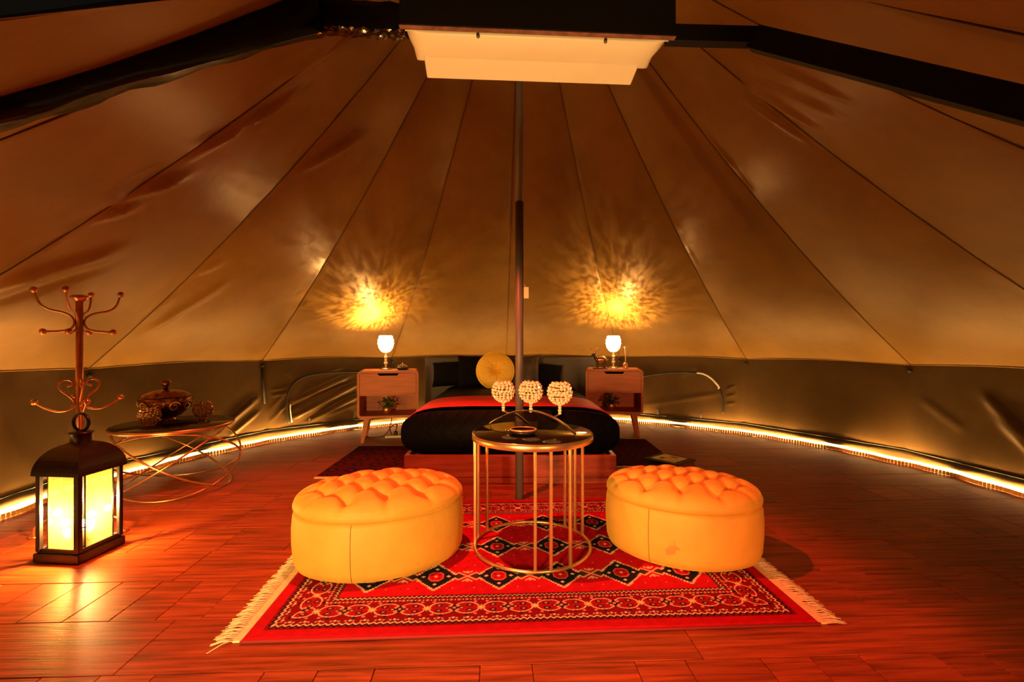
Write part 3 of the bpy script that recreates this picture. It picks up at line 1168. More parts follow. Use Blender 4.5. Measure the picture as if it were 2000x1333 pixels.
def table_lamp(label, loc, hot):
    t = thing('table_lamp', label, 'lamp', loc, 0, 'lit table lamps on the nightstands')
    lathe('base', [(0.0, 0.0), (0.062, 0.0), (0.062, 0.008), (0.040, 0.014), (0.016, 0.022), (0.0, 0.024)], M['chrome'], t, 24)
    b = MB()
    z = 0.022
    for (r, h) in ((0.012, 0.03), (0.022, 0.036), (0.016, 0.03), (0.020, 0.034), (0.012, 0.03)):
        v, f = lathe_vf([(0.004, z), (r * 0.8, z + h * 0.2), (r, z + h * 0.5), (r * 0.8, z + h * 0.8), (0.004, z + h)], 8)
        b.add(v, f)
        z += h * 0.92
    b.build('stem', M['crystal'], t)
    lathe('cup', [(0.005, z - 0.004), (0.020, z + 0.004), (0.030, z + 0.016)], M['chrome'], t, 16)
    # crystal shade, open at the top
    prof = [(0.022, z + 0.010), (0.046, z + 0.024), (0.066, z + 0.055), (0.075, z + 0.095), (0.074, z + 0.130), (0.064, z + 0.165), (0.056, z + 0.178)]
    sh = lathe('shade', prof, M['shade'], t, 28)
    sd_ = sh.modifiers.new('thickness', 'SOLIDIFY')
    sd_.thickness = 0.004
    sd_.offset = 1
    bd = MB()
    for (r, zz) in ((0.068, z + 0.060), (0.0775, z + 0.098), (0.0755, z + 0.134), (0.064, z + 0.170)):
        nb = int(r * 230)
        for k in range(nb):
            a = 2 * PI * k / nb
            v, f = ball_vf((r * math.cos(a), r * math.sin(a), zz), 0.0062, 6, 4)
            bd.add(v, f)
    stuff(bd.build('crystal_beads', M['shade'], t))
    # the light of the bulb, broken up by the cut crystal
    d = bpy.data.lights.new('lamp_bulb', 'POINT')
    d.energy = LAMP_W
    d.color = (1, 0.60, 0.20)
    d.shadow_soft_size = 0.006
    d.use_nodes = True
    nt = d.node_tree
    em = nt.nodes['Emission']
    tc = nt.nodes.new('ShaderNodeTexCoord')
    def noise_fac(stv, sc, det, lo, hi, t0_, t1_):
        mp = nt.nodes.new('ShaderNodeMapping')
        mp.inputs['Scale'].default_value = stv
        mp.inputs['Location'].default_value = (loc[0] * 3, 0, 0)
        nt.links.new(tc.outputs['Normal'], mp.inputs['Vector'])
        nz = nt.nodes.new('ShaderNodeTexNoise')
        nz.inputs['Scale'].default_value = sc
        nz.inputs['Detail'].default_value = det
        nz.inputs['Distortion'].default_value = 0.6
        nt.links.new(mp.outputs[0], nz.inputs['Vector'])
        mr = nt.nodes.new('ShaderNodeMapRange')
        mr.inputs['From Min'].default_value = lo
        mr.inputs['From Max'].default_value = hi
        mr.inputs['To Min'].default_value = t0_
        mr.inputs['To Max'].default_value = t1_
        nt.links.new(nz.outputs['Fac'], mr.inputs['Value'])
        return mr.outputs[0]

    def math_node(op, a_, b_):
        n_ = nt.nodes.new('ShaderNodeMath')
        n_.operation = op
        for k_, v_ in enumerate((a_, b_)):
            if isinstance(v_, (int, float)):
                n_.inputs[k_].default_value = v_
            else:
                nt.links.new(v_, n_.inputs[k_])
        return n_.outputs[0]

    def lobe(stops):
        cr = nt.nodes.new('ShaderNodeValToRGB')
        cr.color_ramp.interpolation = 'EASE'
        els = cr.color_ramp.elements
        els[0].position, els[1].position = stops[0][0], stops[-1][0]
        els[0].color, els[1].color = (*[stops[0][1]] * 3, 1), (*[stops[-1][1]] * 3, 1)
        for (p_, v_) in stops[1:-1]:
            els.new(p_).color = (v_, v_, v_, 1)
        nt.links.new(vd.outputs['Value'], cr.inputs['Fac'])
        return cr.outputs['Color']
    vd = nt.nodes.new('ShaderNodeVectorMath')
    vd.operation = 'DOT_PRODUCT'
    vd.inputs[1].default_value = hot
    nt.links.new(tc.outputs['Normal'], vd.inputs[0])
    # the cut glass throws a bright core towards the canvas and a fan of fine streaks around it
    fine = noise_fac((1, 1, 0.40), 14.0, 5, 0.40, 0.62, 0.20, 1.8)
    broad = noise_fac((1, 1, 0.35), 3.2, 2, 0.30, 0.72, 0.75, 1.25)
    fan = math_node('MULTIPLY', math_node('MULTIPLY', fine, broad), lobe([(0.0, 0.03), (0.40, 0.10), (0.65, 0.30), (0.85, 0.50), (1.0, 0.60)]))
    core = math_node('MULTIPLY', lobe([(0.84, 0.0), (0.95, 0.22), (1.0, 1.0)]), 1.3)
    nt.links.new(math_node('ADD', fan, core), em.inputs['Strength'])
    o = bpy.data.objects.new('lamp_bulb', d)
    o.location = (0, 0, z + 0.168)
    o.parent = t
    COL.objects.link(o)
    return t


LAMP_W = 95.0
table_lamp('lit crystal globe lamp on the left nightstand beside the green dish', (-1.300, 4.83, 0.707), (-0.63, 0.28, 0.80))
table_lamp('lit crystal globe lamp on the right nightstand between deer figurine and bud vase', (1.098, 5.08, 0.707), (0.18, 0.40, 0.90))


def potted_plant(label, loc, seed):
    t = thing('potted_plant', label, 'plant', loc, 0, 'small plants in the nightstand shelves')
    lathe('pot', [(0.0, 0.0), (0.032, 0.0), (0.046, 0.03), (0.046, 0.055), (0.036, 0.078), (0.030, 0.076), (0.0, 0.066)], M['pot'], t, 20)
    r = random.Random(seed)
    b = MB()
    for i in range(60):
        a = r.uniform(0, 2 * PI)
        el = r.uniform(-0.1, 1.2)
        L = r.uniform(0.045, 0.085)
        c = Vector((0, 0, 0.075))
        d = Vector((math.cos(a) * math.cos(el), math.sin(a) * math.cos(el), math.sin(el)))
        p = c + d * L
        side = d.cross(Vector((0, 0, 1))).normalized() if abs(d.z) < 0.98 else Vector((1, 0, 0))
        w = r.uniform(0.012, 0.018)
        tip = p + d * 0.034 + Vector((0, 0, -0.008))
        mid_ = p + d * 0.016 + Vector((0, 0, 0.004))
        b.add([p, mid_ + side * w, tip, mid_ - side * w, mid_ + Vector((0, 0, 0.004))], [(0, 1, 4), (1, 2, 4), (2, 3, 4), (3, 0, 4)])
        v, f = tube_vf([c, p], 0.0012, 3)
        b.add(v, f)
    stuff(b.build('foliage', M['leaf'], t))
    return t


potted_plant('small green plant in a copper pot on the left nightstand shelf', (-1.258, 4.72, 0.268), 4)
potted_plant('small dark plant in a copper pot on the right nightstand shelf', (1.055, 5.00, 0.268), 9)

# green jewelled dish
gd = thing('jewelled_dish', 'dark green glazed dish with jewelled lid on the left nightstand', 'dish', (-1.115, 4.78, 0.707))
lathe('bowl', [(0.0, 0.0), (0.040, 0.0), (0.066, 0.014), (0.070, 0.026), (0.060, 0.030), (0.0, 0.032)], M['green_glaze'], gd, 24)
b = MB()
for k in range(14):
    a = 2 * PI * k / 14
    v, f = ball_vf((0.044 * math.cos(a), 0.044 * math.sin(a), 0.040), 0.007, 6, 4)
    b.add(v, f)
for k in range(7):
    a = 2 * PI * k / 7
    v, f = ball_vf((0.02 * math.cos(a), 0.02 * math.sin(a), 0.050), 0.008, 6, 4)
    b.add(v, f)
v, f = lathe_vf([(0.0, 0.072), (0.006, 0.064), (0.004, 0.05)], 8)
b.add(v, f)
stuff(b.build('jewels', M['amber'], gd))

# deer figurine
df = thing('deer_figurine', 'small gold deer figurine with antlers on the right nightstand', 'figurine', (0.925, 4.97, 0.706))


def skin_chain(b, pts, rs, n=8):
    sp = spline(pts, 5)
    m_ = len(sp)
    rr = [rs[0] + 0.0] * m_
    for i in range(m_):
        t = i / (m_ - 1) * (len(rs) - 1)
        k = min(int(t), len(rs) - 2)
        rr[i] = rs[k] * (1 - (t - k)) + rs[k + 1] * (t - k)
    v, f = tube_vf(sp, rr, n)
    b.add(v, f)


b = MB()
skin_chain(b, [(0.075, 0, 0.085), (0.04, 0, 0.10), (-0.01, 0, 0.095), (-0.035, 0, 0.10)], [0.012, 0.036, 0.034, 0.022])
skin_chain(b, [(0.078, 0, 0.09), (0.09, 0, 0.10)], [0.006, 0.003])
b.build('body', M['gold_fig'], df, True)
b = MB()
skin_chain(b, [(-0.02, 0, 0.095), (-0.042, 0, 0.125), (-0.052, 0, 0.152)], [0.026, 0.018, 0.013])
skin_chain(b, [(-0.046, 0, 0.155), (-0.064, 0, 0.150), (-0.085, 0, 0.140)], [0.015, 0.014, 0.006])
for s in (-1, 1):
    skin_chain(b, [(-0.046, s * 0.010, 0.16), (-0.036, s * 0.024, 0.168)], [0.005, 0.002])
b.build('head', M['dark_fig'], df, True)
b = MB()
for s in (-1, 1):
    skin_chain(b, [(-0.052, s * 0.008, 0.162), (-0.050 + s * 0.022, s * 0.016, 0.185), (-0.050 + s * 0.034, s * 0.02, 0.205), (-0.050 + s * 0.024, s * 0.02, 0.225)], [0.0035, 0.003, 0.003, 0.002], 6)
    skin_chain(b, [(-0.050 + s * 0.022, s * 0.016, 0.185), (-0.050 + s * 0.006, s * 0.018, 0.200)], [0.003, 0.002], 6)
    skin_chain(b, [(-0.050 + s * 0.033, s * 0.02, 0.200), (-0.050 + s * 0.048, s * 0.02, 0.214)], [0.003, 0.002], 6)
b.build('antlers', M['gold_fig'], df, True)
for (x, y, kx) in ((-0.02, -0.016, -0.01), (-0.02, 0.016, 0.006), (0.05, -0.016, 0.012), (0.05, 0.016, -0.002)):
    b = MB()
    skin_chain(b, [(x, y, 0.095), (x + kx, y, 0.05), (x + kx * 0.4, y, 0.002)], [0.016, 0.008, 0.008])
    b.build('leg', M['dark_fig'], df, True)
box('plinth', (0.01, 0, 0.005), (0.15, 0.07, 0.010), M['dark_fig'], df, 0.003, 1)

# bud vase with a slender flared stem
bv = thing('bud_vase', 'little gold bottle with a tall slender fluted stem, right nightstand', 'vase', (1.208, 4.99, 0.707))
lathe('bottle', [(0.0, 0.0), (0.026, 0.0), (0.028, 0.006), (0.028, 0.048), (0.020, 0.058), (0.009, 0.066), (0.009, 0.080)], M['amber'], bv, 16)
lathe('stem', [(0.005, 0.078), (0.005, 0.12), (0.007, 0.17), (0.010, 0.205), (0.018, 0.232), (0.017, 0.236), (0.008, 0.21)], M['paper'], bv, 12)

# power strip and cables by the left nightstand
ps = thing('power_strip', 'white power adapter with dark cable on the floor under the left nightstand', 'power strip', (-1.225, 4.86, 0.0))
box('adapter', (0, 0, 0.014), (0.17, 0.09, 0.026), M['white_plastic'], ps, 0.005, 2, rot=Matrix.Rotation(rad(10), 3, 'Z'))
box('plug', (0.02, 0.0, 0.046), (0.035, 0.035, 0.04), M['black_strap'], ps, 0.004, 1)
tube('cable', spline([(0.02, 0, 0.064), (0.03, 0.01, 0.13), (-0.03, 0.02, 0.11), (-0.10, -0.01, 0.02), (-0.22, -0.03, 0.006), (-0.30, 0.04, 0.006)], 8), 0.005, M['black_strap'], ps, 6)
tube('cable', spline([(-0.02, 0, 0.03), (-0.05, 0.03, 0.09), (-0.035, 0.04, 0.16), (-0.03, 0.05, 0.243)], 8), 0.005, M['black_strap'], ps, 6)

# ------------------------------------------------------------------ rugs
RL, RWD = 1.985, 1.33


def srgb(*c):
    return np.array([((x / 255.0) / 12.92 if x / 255.0 <= 0.04045 else ((x / 255.0 + 0.055) / 1.055) ** 2.4) for x in c])


def rug_colours(X, Y):
    red = np.array([0.46, 0.006, 0.016])
    deep = np.array([0.19, 0.003, 0.010])
    navy = np.array([0.012, 0.011, 0.022])
    cream = np.array([0.80, 0.62, 0.42])
    pink = np.array([0.75, 0.25, 0.18])
    gold = np.array([0.62, 0.42, 0.14])
    hx, hy = RL / 2, RWD / 2
    ex, ey = hx - np.abs(X), hy - np.abs(Y)
    e = np.minimum(ex, ey)
    t = np.where(ex < ey, Y, X)
    C = np.zeros(X.shape + (3,))
    C[:] = red

    def put(mask, c):
        C[mask] = c

    def tri(q):
        q = np.mod(q, 1.0)
        return np.abs(q * 2 - 1) * 2 - 1

    def per(q, p):
        return np.mod(q + p / 2, p) - p / 2
    put(e < 0.05, np.array([0.40, 0.005, 0.012]))
    put((e > 0.05) & (e < 0.245), deep)
    # outer guard: dark teeth, white zigzag, dots
    put((e > 0.060 + 0.008 * tri(t / 0.024)) & (e < 0.069 + 0.006 * tri(t / 0.024)), navy)
    put(np.abs(e - 0.074 - 0.0055 * tri(t / 0.024)) < 0.0030, cream)
    dt = per(t, 0.026)
    rd = np.hypot(dt, e - 0.091)
    put(rd < 0.0072, navy)
    put((rd < 0.0048), pink)
    dt2 = per(t - 0.013, 0.052)
    put(np.hypot(dt2, e - 0.093) < 0.005, cream)
    # main border
    de = e - 0.154
    dt = per(t, 0.20)
    for c in (-0.054, 0.054):
        q = np.hypot((dt - c) / 0.046, de / 0.036)
        put((q < 1), np.array([0.30, 0.005, 0.012]))
        put(np.hypot((dt - c * 0.80) / 0.013, (np.abs(de) - 0.016) / 0.010) < 1, navy)
        put(np.hypot((dt - c * 0.80) / 0.006, (np.abs(de) - 0.016) / 0.005) < 1, pink * 0.7)
        put(np.hypot((dt - c) / 0.008, (np.abs(de) - 0.044) / 0.006) < 1, navy)
        put(np.hypot((dt - c * 0.4) / 0.006, (np.abs(de) - 0.040) / 0.005) < 1, pink)
        put(np.hypot((dt - c * 1.35) / 0.010, de / 0.009) < 1, navy)
        put(np.hypot((dt - c * 1.35) / 0.005, de / 0.005) < 1, pink)
        put((np.abs(q - 1) * 0.04 < 0.0021) & (np.abs(dt - c) < 0.05), cream)
    put(np.abs(dt) / 0.018 + np.abs(de) / 0.010 < 1, gold)
    put(np.abs(dt) / 0.010 + np.abs(de) / 0.018 < 1, gold)
    put(np.hypot(dt, de) < 0.006, cream)
    dm = per(t - 0.10, 0.20)
    put(np.abs(dm) / 0.022 + np.abs(de) / 0.022 < 1, navy)
    put((np.abs(np.abs(dm) - 0.014) + np.abs(np.abs(de) - 0.012)) < 0.008, pink)
    put(np.hypot(dm, de) < 0.006, pink)
    # inner guard
    dt = per(t, 0.030)
    rd = np.hypot(dt, e - 0.209)
    put(rd < 0.0070, navy)
    put(rd < 0.0042, cream)
    put(np.hypot(per(t - 0.015, 0.030), e - 0.209) < 0.0055, pink)
    put(np.abs(e - 0.231) < 0.0085, navy)
    put(np.abs(e - 0.231 - 0.0048 * tri(t / 0.018)) < 0.0026, cream)
    # field
    fld = e > 0.244
    fx, fy = per(X - 0.1308, 0.2615), per(Y, 0.28)
    ax, ay = np.abs(fx), np.abs(fy)
    # small scattered flowers
    gx, gy = per(X, 0.0654), per(Y - 0.02, 0.056)
    put(fld & (np.abs(gx) + np.abs(gy) < 0.0055), np.array([0.22, 0.01, 0.02]))
    gx, gy = per(X - 0.03, 0.0871), per(Y, 0.0933)
    put(fld & (np.abs(gx) + np.abs(gy) < 0.0048), pink)
    # paired lilies between the medallions
    lx = per(X, 0.2615)
    for s in (-1, 1):
        ly = (fy - s * 0.036) * s
        put(fld & (np.abs(lx) < 0.022) & (np.abs(ly + 0.012 - np.abs(lx) * 0.9) < 0.0042), cream)
        put(fld & (np.abs(lx) + np.abs(ly) < 0.013), pink)
        put(fld & (np.abs(lx) + np.abs(ly + 0.003) < 0.006), cream)
    # medallions with stepped outlines and side lobes
    st = 0.0085
    sx, sy = np.ceil(ax / st) * st, np.ceil(ay / st) * st
    m1 = sx / 0.092 + sy / 0.106
    lob = np.abs(ax - 0.094) / 0.034 + ay / 0.028
    put(fld & ((m1 < 1.16) | (lob < 1.25)), np.array([0.40, 0.16, 0.06]))
    put(fld & (((m1 < 1.16) & (m1 > 1.06)) | ((lob < 1.22) & (lob > 1.0) & (m1 > 1.0))), cream)
    put(fld & (m1 < 1.05), navy)
    put(fld & (lob < 0.75) & (m1 > 1.05), np.array([0.05, 0.025, 0.02]))
    oc = np.maximum(np.maximum(ax, ay * 0.84), (ax + ay * 0.84) * 0.66)
    put(fld & (oc < 0.031), pink * 0.8)
    put(fld & (oc < 0.0275), red)
    put(fld & (ax + ay < 0.008), cream)
    for (ox, oy) in ((0.052, 0), (0, 0.062)):
        put(fld & (np.abs(ax - ox) + np.abs(ay - oy) < 0.0095), np.array([0.75, 0.58, 0.48]))
    put(fld & (np.abs(ax - 0.014) + np.abs(ay - 0.014) < 0.005), navy)
    # uneven dye
    n_ = np.sin(X * 61 + 3 * np.sin(Y * 23)) * np.sin(Y * 71 + 2 * np.sin(X * 31))
    C *= (1 + 0.10 * n_ + 0.10 * (np.random.rand(*X.shape) - 0.5))[..., None]
    return np.clip(C, 0, 1)


def dark_rug_colours(X, Y):
    C = np.zeros(X.shape + (3,))
    C[:] = (0.075, 0.004, 0.007)

    def per(q, p):
        return np.mod(q + p / 2, p) - p / 2
    a, b_ = per(X, 0.14), per(Y, 0.17)
    C[(np.abs(a) / 0.06 + np.abs(b_) / 0.07) < 1] = (0.02, 0.008, 0.012)
    C[(np.abs(a) / 0.025 + np.abs(b_) / 0.03) < 1] = (0.12, 0.006, 0.010)
    return C


def rug_mat():
    m, nt, p = new_mat('rug_pile')
    at = nt.nodes.new('ShaderNodeVertexColor')
    at.layer_name = 'weave'
    nt.links.new(at.outputs['Color'], p.inputs['Base Color'])
    p.inputs['Roughness'].default_value = 0.95
    p.inputs['Specular IOR Level'].default_value = 0.05
    tc = nt.nodes.new('ShaderNodeTexCoord')
    nb = nt.nodes.new('ShaderNodeTexNoise')
    nb.inputs['Scale'].default_value = 260
    nt.links.new(tc.outputs['Object'], nb.inputs['Vector'])
    bp = nt.nodes.new('ShaderNodeBump')
    bp.inputs['Strength'].default_value = 0.5
    bp.inputs['Distance'].default_value = 0.004
    nt.links.new(nb.outputs['Fac'], bp.inputs['Height'])
    nt.links.new(bp.outputs[0], p.inputs['Normal'])
    return m


M['rug'] = rug_mat()


def rug_mesh(name, L, Wd, cell, colfn, parent, thick=0.012):
    nx, ny = int(L / cell), int(Wd / cell)
    xs_ = np.linspace(-L / 2, L / 2, nx + 1)
    ys_ = np.linspace(-Wd / 2, Wd / 2, ny + 1)
    X, Y = np.meshgrid(xs_, ys_)
    e = np.minimum(L / 2 - np.abs(X), Wd / 2 - np.abs(Y))
    Z = thick - 0.006 * np.exp(-(e / 0.006) ** 2) + 0.0015 * np.sin(X * 5 + 1) * np.sin(Y * 6)
    co = np.stack([X, Y, Z], -1).reshape(-1, 3)
    idx = np.arange((nx + 1) * (ny + 1)).reshape(ny + 1, nx + 1)
    q = np.stack([idx[:-1, :-1], idx[:-1, 1:], idx[1:, 1:], idx[1:, :-1]], -1).reshape(-1, 4)
    me = bpy.data.meshes.new(name)
    me.vertices.add(len(co))
    me.vertices.foreach_set('co', co.astype(np.float32).ravel())
    me.loops.add(q.size)
    me.loops.foreach_set('vertex_index', q.astype(np.int32).ravel())
    me.polygons.add(len(q))
    me.polygons.foreach_set('loop_start', (np.arange(len(q)) * 4).astype(np.int32))
    me.polygons.foreach_set('use_smooth', np.ones(len(q), dtype=bool))
    me.update(calc_edges=True)
    ca_ = me.color_attributes.new('weave', 'FLOAT_COLOR', 'POINT')
    C = colfn(X, Y).reshape(-1, 3)
    C4 = np.concatenate([C, np.ones((len(C), 1))], 1).astype(np.float32)
    ca_.data.foreach_set('color', C4.ravel())
    me.materials.append(M['rug'])
    me.validate()
    o = bpy.data.objects.new(name, me)
    COL.objects.link(o)
    o.parent = parent
    return o


def rug_edges(L, Wd, parent, thick=0.012):
    for sy in (-1, 1):
        b_ = MB()
        v, f = tube_vf([(-L / 2, sy * Wd / 2, thick * 0.42), (L / 2, sy * Wd / 2, thick * 0.42)], thick * 0.42, 8)
        b_.add(v, f)
        b_.build('selvedge', M['rug_back'], parent, True)


def fringe(L, Wd, parent, n, length, seed, half_w=0.0016):
    r = random.Random(seed)
    for sx in (-1, 1):
        b_ = MB()
        v, f = box_vf((sx * (L / 2 + 0.012), 0, 0.004), (0.030, Wd - 0.004, 0.007), 0.002, 1)
        b_.add(v, f)
        b_.build('fringe_band', M['fringe'], parent)
        b_ = MB()
        for i in range(n):
            y = -Wd / 2 + Wd * (i + r.random()) / n
            lean = r.uniform(-0.018, 0.018) - 0.012
            ln = length * r.uniform(0.8, 1.1)
            if r.random() < 0.03:
                lean *= 3
            x0 = sx * (L / 2 + 0.024)
            P = [(x0, y, 0.006), (x0 + sx * ln * 0.5, y + lean * 0.4, 0.007 + r.random() * 0.004), (x0 + sx * ln, y + lean, 0.003 + r.random() * 0.003)]
            v, f = tube_vf(P, [half_w, half_w * 1.1, half_w * 0.7], 4)
            b_.add(v, f)
        stuff(b_.build('fringe', M['fringe'], parent, True))


RUGC = (0.06, 2.262, 0.0)
RROT = rad(2.9)
rug = thing('patterned_rug', 'large red oriental rug with navy medallions and cream fringe under the ottomans', 'rug', RUGC, RROT)
rug_mesh('pile', RL, RWD, 0.0030, rug_colours, rug)
rug_edges(RL, RWD, rug)
fringe(RL, RWD, rug, 420, 0.066, 2)

r1 = thing('bedside_rug', 'dark maroon bedside rug on the floor left of the bed', 'rug', (-1.10, 3.94, 0.0), rad(0.5), 'bedside rugs')
rug_mesh('pile', 0.69, 1.00, 0.008, dark_rug_colours, r1, 0.010)
for sy in (-1, 1):
    box('end_band', (0, sy * 0.515, 0.003), (0.69, 0.035, 0.005), M['fringe'], r1, 0.001, 1)
rug_edges(0.69, 1.0, r1, 0.010)
r2 = thing('bedside_rug', 'dark maroon bedside rug on the floor right of the bed, by the black book', 'rug', (1.045, 4.24, 0.0), rad(-0.5), 'bedside rugs')
rug_mesh('pile', 0.60, 1.03, 0.008, dark_rug_colours, r2, 0.010)
for sy in (-1, 1):
    box('end_band', (0, sy * 0.53, 0.003), (0.60, 0.035, 0.005), M['fringe'], r2, 0.001, 1)

# ------------------------------------------------------------------ ottomans


def ottoman(label, loc, rz, a, bb, seed, stain):
    t = thing('ottoman', label, 'ottoman', loc, rz, 'mustard velvet ottomans on the red rug')
    vm = M['velvet_stained'] if stain else M['velvet']
    na_ = 128
    zs = 0.245
    prof = [(0.0, 0.0), (0.90, 0.0), (0.965, 0.012), (0.995, 0.040), (1.01, 0.11), (1.012, 0.17), (1.0, 0.225), (0.985, zs), (0.955, zs + 0.002), (0.0, zs + 0.002)]
    V, Fc = [], []
    for (k, z) in prof:
        for i in range(na_):
            an = 2 * PI * i / na_
            V.append((a * k * math.cos(an), bb * k * math.sin(an), z))
    for j in range(len(prof) - 1):
        for i in range(na_):
            l = (i + 1) % na_
            Fc.append((j * na_ + i, j * na_ + l, (j + 1) * na_ + l, (j + 1) * na_ + i))
    body = fix_normals(mesh_obj('body', V, Fc, vm, t, True))
    # piped seams down the side
    for an in (rad(-112), rad(68)):
        pts_ = [(a * (k + 0.001) * math.cos(an), bb * (k + 0.001) * math.sin(an), z) for (k, z) in prof[2:8]]
        tube('side_seam', spline(pts_, 4), 0.0016, M['velvet_dark'], body, 5)
    # tufted lid
    sx_, sy_ = 0.40 * a, 0.33 * bb
    btn = []
    for j in range(-4, 5):
        for i in range(-5, 6):
            x = (i + (0.5 if j % 2 else 0.0)) * sx_
            y = j * sy_
            if (x / a) ** 2 + (y / bb) ** 2 < 0.66:
                btn.append((x, y))
    segs = []
    for p in range(len(btn)):
        for q in range(p + 1, len(btn)):
            dx, dy = btn[p][0] - btn[q][0], btn[p][1] - btn[q][1]
            if abs(abs(dx) - sx_ / 2) < 0.01 and abs(abs(dy) - sy_) < 0.01:
                segs.append((btn[p], btn[q]))
    # creases running from the outer buttons over the rim
    for (x, y) in btn:
        rr = math.hypot(x / a, y / bb)
        if rr > 0.50:
            an = math.atan2(y / bb, x / a)
            segs.append(((x, y), (a * 1.05 * math.cos(an), bb * 1.05 * math.sin(an))))

    def height(x, y):
        h = 0.0
        for (bx_, by_) in btn:
            d2 = (x - bx_) ** 2 + (y - by_) ** 2
            if d2 < 0.02:
                h -= 0.024 * math.exp(-d2 / 0.032 ** 2) + 0.012 * math.exp(-d2 / 0.010 ** 2)
        c = 0.0
        for (p, q) in segs:
            dx, dy = q[0] - p[0], q[1] - p[1]
            L2 = dx * dx + dy * dy
            tt = max(0, min(1, ((x - p[0]) * dx + (y - p[1]) * dy) / L2))
            d2 = (x - p[0] - tt * dx) ** 2 + (y - p[1] - tt * dy) ** 2
            if d2 < 0.004:
                c = max(c, 0.012 * math.exp(-d2 / 0.018 ** 2) + 0.004 * math.exp(-d2 / 0.005 ** 2))
        return h - c
    nr2, na2 = 60, 168
    V, Fc = [], []
    for j in range(nr2 + 1):
        r_ = j / nr2
        rho = math.sin(PI / 2 * r_) if r_ < 1 else 1
        for i in range(na2):
            an = 2 * PI * i / na2
            x, y = a * 0.995 * rho * math.cos(an), bb * 0.995 * rho * math.sin(an)
            dome = 0.060 * max(0, 1 - rho ** 5) ** 0.5 + 0.020 * (1 - rho ** 2)
            edge = max(0, 1 - rho ** 10) ** 0.6
            hh = height(x, y)
            z = zs + 0.032 + dome + hh * max(edge, 0.35 if rho < 0.995 else 0.0)
            sc = 1 + hh * 0.4 * (1 - edge)
            V.append((x * sc, y * sc, z))
    lower = [(0.998, 0.030), (1.000, 0.022), (0.992, 0.010), (0.975, 0.004), (0.0, 0.004)]
    for (k, z) in lower:
        for i in range(na2):
            an = 2 * PI * i / na2
            V.append((a * k * math.cos(an), bb * k * math.sin(an), zs + z))
    tot = nr2 + 1 + len(lower)
    for j in range(tot - 1):
        for i in range(na2):
            l = (i + 1) % na2
            Fc.append((j * na2 + i, j * na2 + l, (j + 1) * na2 + l, (j + 1) * na2 + i))
    lid = fix_normals(mesh_obj('tufted_lid', V, Fc, M['velvet'], t, True))
    for (bx_, by_) in btn:
        rho = math.hypot(bx_ / a, by_ / bb)
        z = zs + 0.032 + 0.060 * max(0, 1 - rho ** 5) ** 0.5 + 0.020 * (1 - rho ** 2) - 0.050
        v, f = ball_vf((bx_, by_, z + 0.003), 0.006, 8, 5)
        mesh_obj('button', v, f, M['velvet_dark'], lid, True)
    return t


RT = 0.0137
oL = ottoman('mustard velvet tufted ottoman left of the round table, on the rug', (-0.606, 2.180, RT), rad(20), 0.378, 0.292, 1, False)
oR = ottoman('mustard velvet tufted ottoman right of the round table, with a stained front', (0.812, 2.255, RT), rad(-20), 0.352, 0.272, 2, True)

# ------------------------------------------------------------------ round table and what stands on it
TZ = 0.565
rt = thing('round_table', 'round black-topped side table with thin gold legs in the middle of the rug', 'table', (0.098, 2.256, 0.0135))
tt = TZ - 0.0135
lathe('tabletop', [(0.0, tt), (0.282, tt), (0.285, tt - 0.003), (0.285, tt - 0.010), (0.282, tt - 0.012), (0.0, tt - 0.012)], M['black_glass'], rt, 64)
lathe('rim', [(0.286, tt - 0.002), (0.289, tt - 0.004), (0.289, tt - 0.030), (0.284, tt - 0.034), (0.270, tt - 0.034), (0.270, tt - 0.012)], M['gold'], rt, 64)
tube('base_ring', [(0.276 * math.cos(2 * PI * k / 72), 0.276 * math.sin(2 * PI * k / 72), 0.010) for k in range(72)], 0.008, M['gold'], rt, 8, True)
for ang in (0, 14, 34, 112, 125, 139, -90, -107, -125):
    x, y = 0.276 * math.sin(rad(ang)), -0.276 * math.cos(rad(ang))
    R = Matrix.Rotation(rad(ang), 3, 'Z')
    box('leg', (x, y, (tt - 0.03) / 2 + 0.006), (0.0135, 0.0135, tt - 0.04), M['gold'], rt, 0.002, 1, rot=R)


def crystal_globe_vf(r, seed, rows=9, hole=True):
    b_ = MB()
    rg = random.Random(seed)
    for i in range(rows):
        la = -72 + (72 + 52) * i / (rows - 1)
        rr = r * math.cos(rad(la))
        nb = max(6, int(2 * PI * rr / (r * 0.36)))
        for k in range(nb):
            a = 2 * PI * (k + 0.5 * (i % 2)) / nb
            a += rg.uniform(-0.06, 0.06)
            lb = rad(la + rg.uniform(-3.5, 3.5))
            c = Vector((r * math.cos(lb) * math.cos(a), r * math.cos(lb) * math.sin(a), r * math.sin(lb)))
            n = c.normalized()
            u = n.orthogonal().normalized()
            w = n.cross(u)
            s = r * 0.142
            ro = rg.uniform(0, PI)
            ring = [c + (u * math.cos(ro + 2 * PI * q / 6) + w * math.sin(ro + 2 * PI * q / 6)) * s for q in range(6)]
            top = c + n * s * 0.9
            rt_ = [top + (p - c) * 0.45 for p in ring]
            V = ring + rt_
            Fc = [tuple(range(6, 12))] + [(q, (q + 1) % 6, 6 + (q + 1) % 6, 6 + q) for q in range(6)] + [tuple(range(5, -1, -1))]
            b_.add(V, Fc)
    # wire rings
    for i in range(rows):
        la = -72 + (72 + 52) * i / (rows - 1)
        rr = r * 0.985 * math.cos(rad(la))
        v, f = tube_vf([(rr * math.cos(2 * PI * k / 24), rr * math.sin(2 * PI * k / 24), r * 0.985 * math.sin(rad(la))) for k in range(24)], 0.0014, 4, True)
        b_.add(v, f)
    return b_


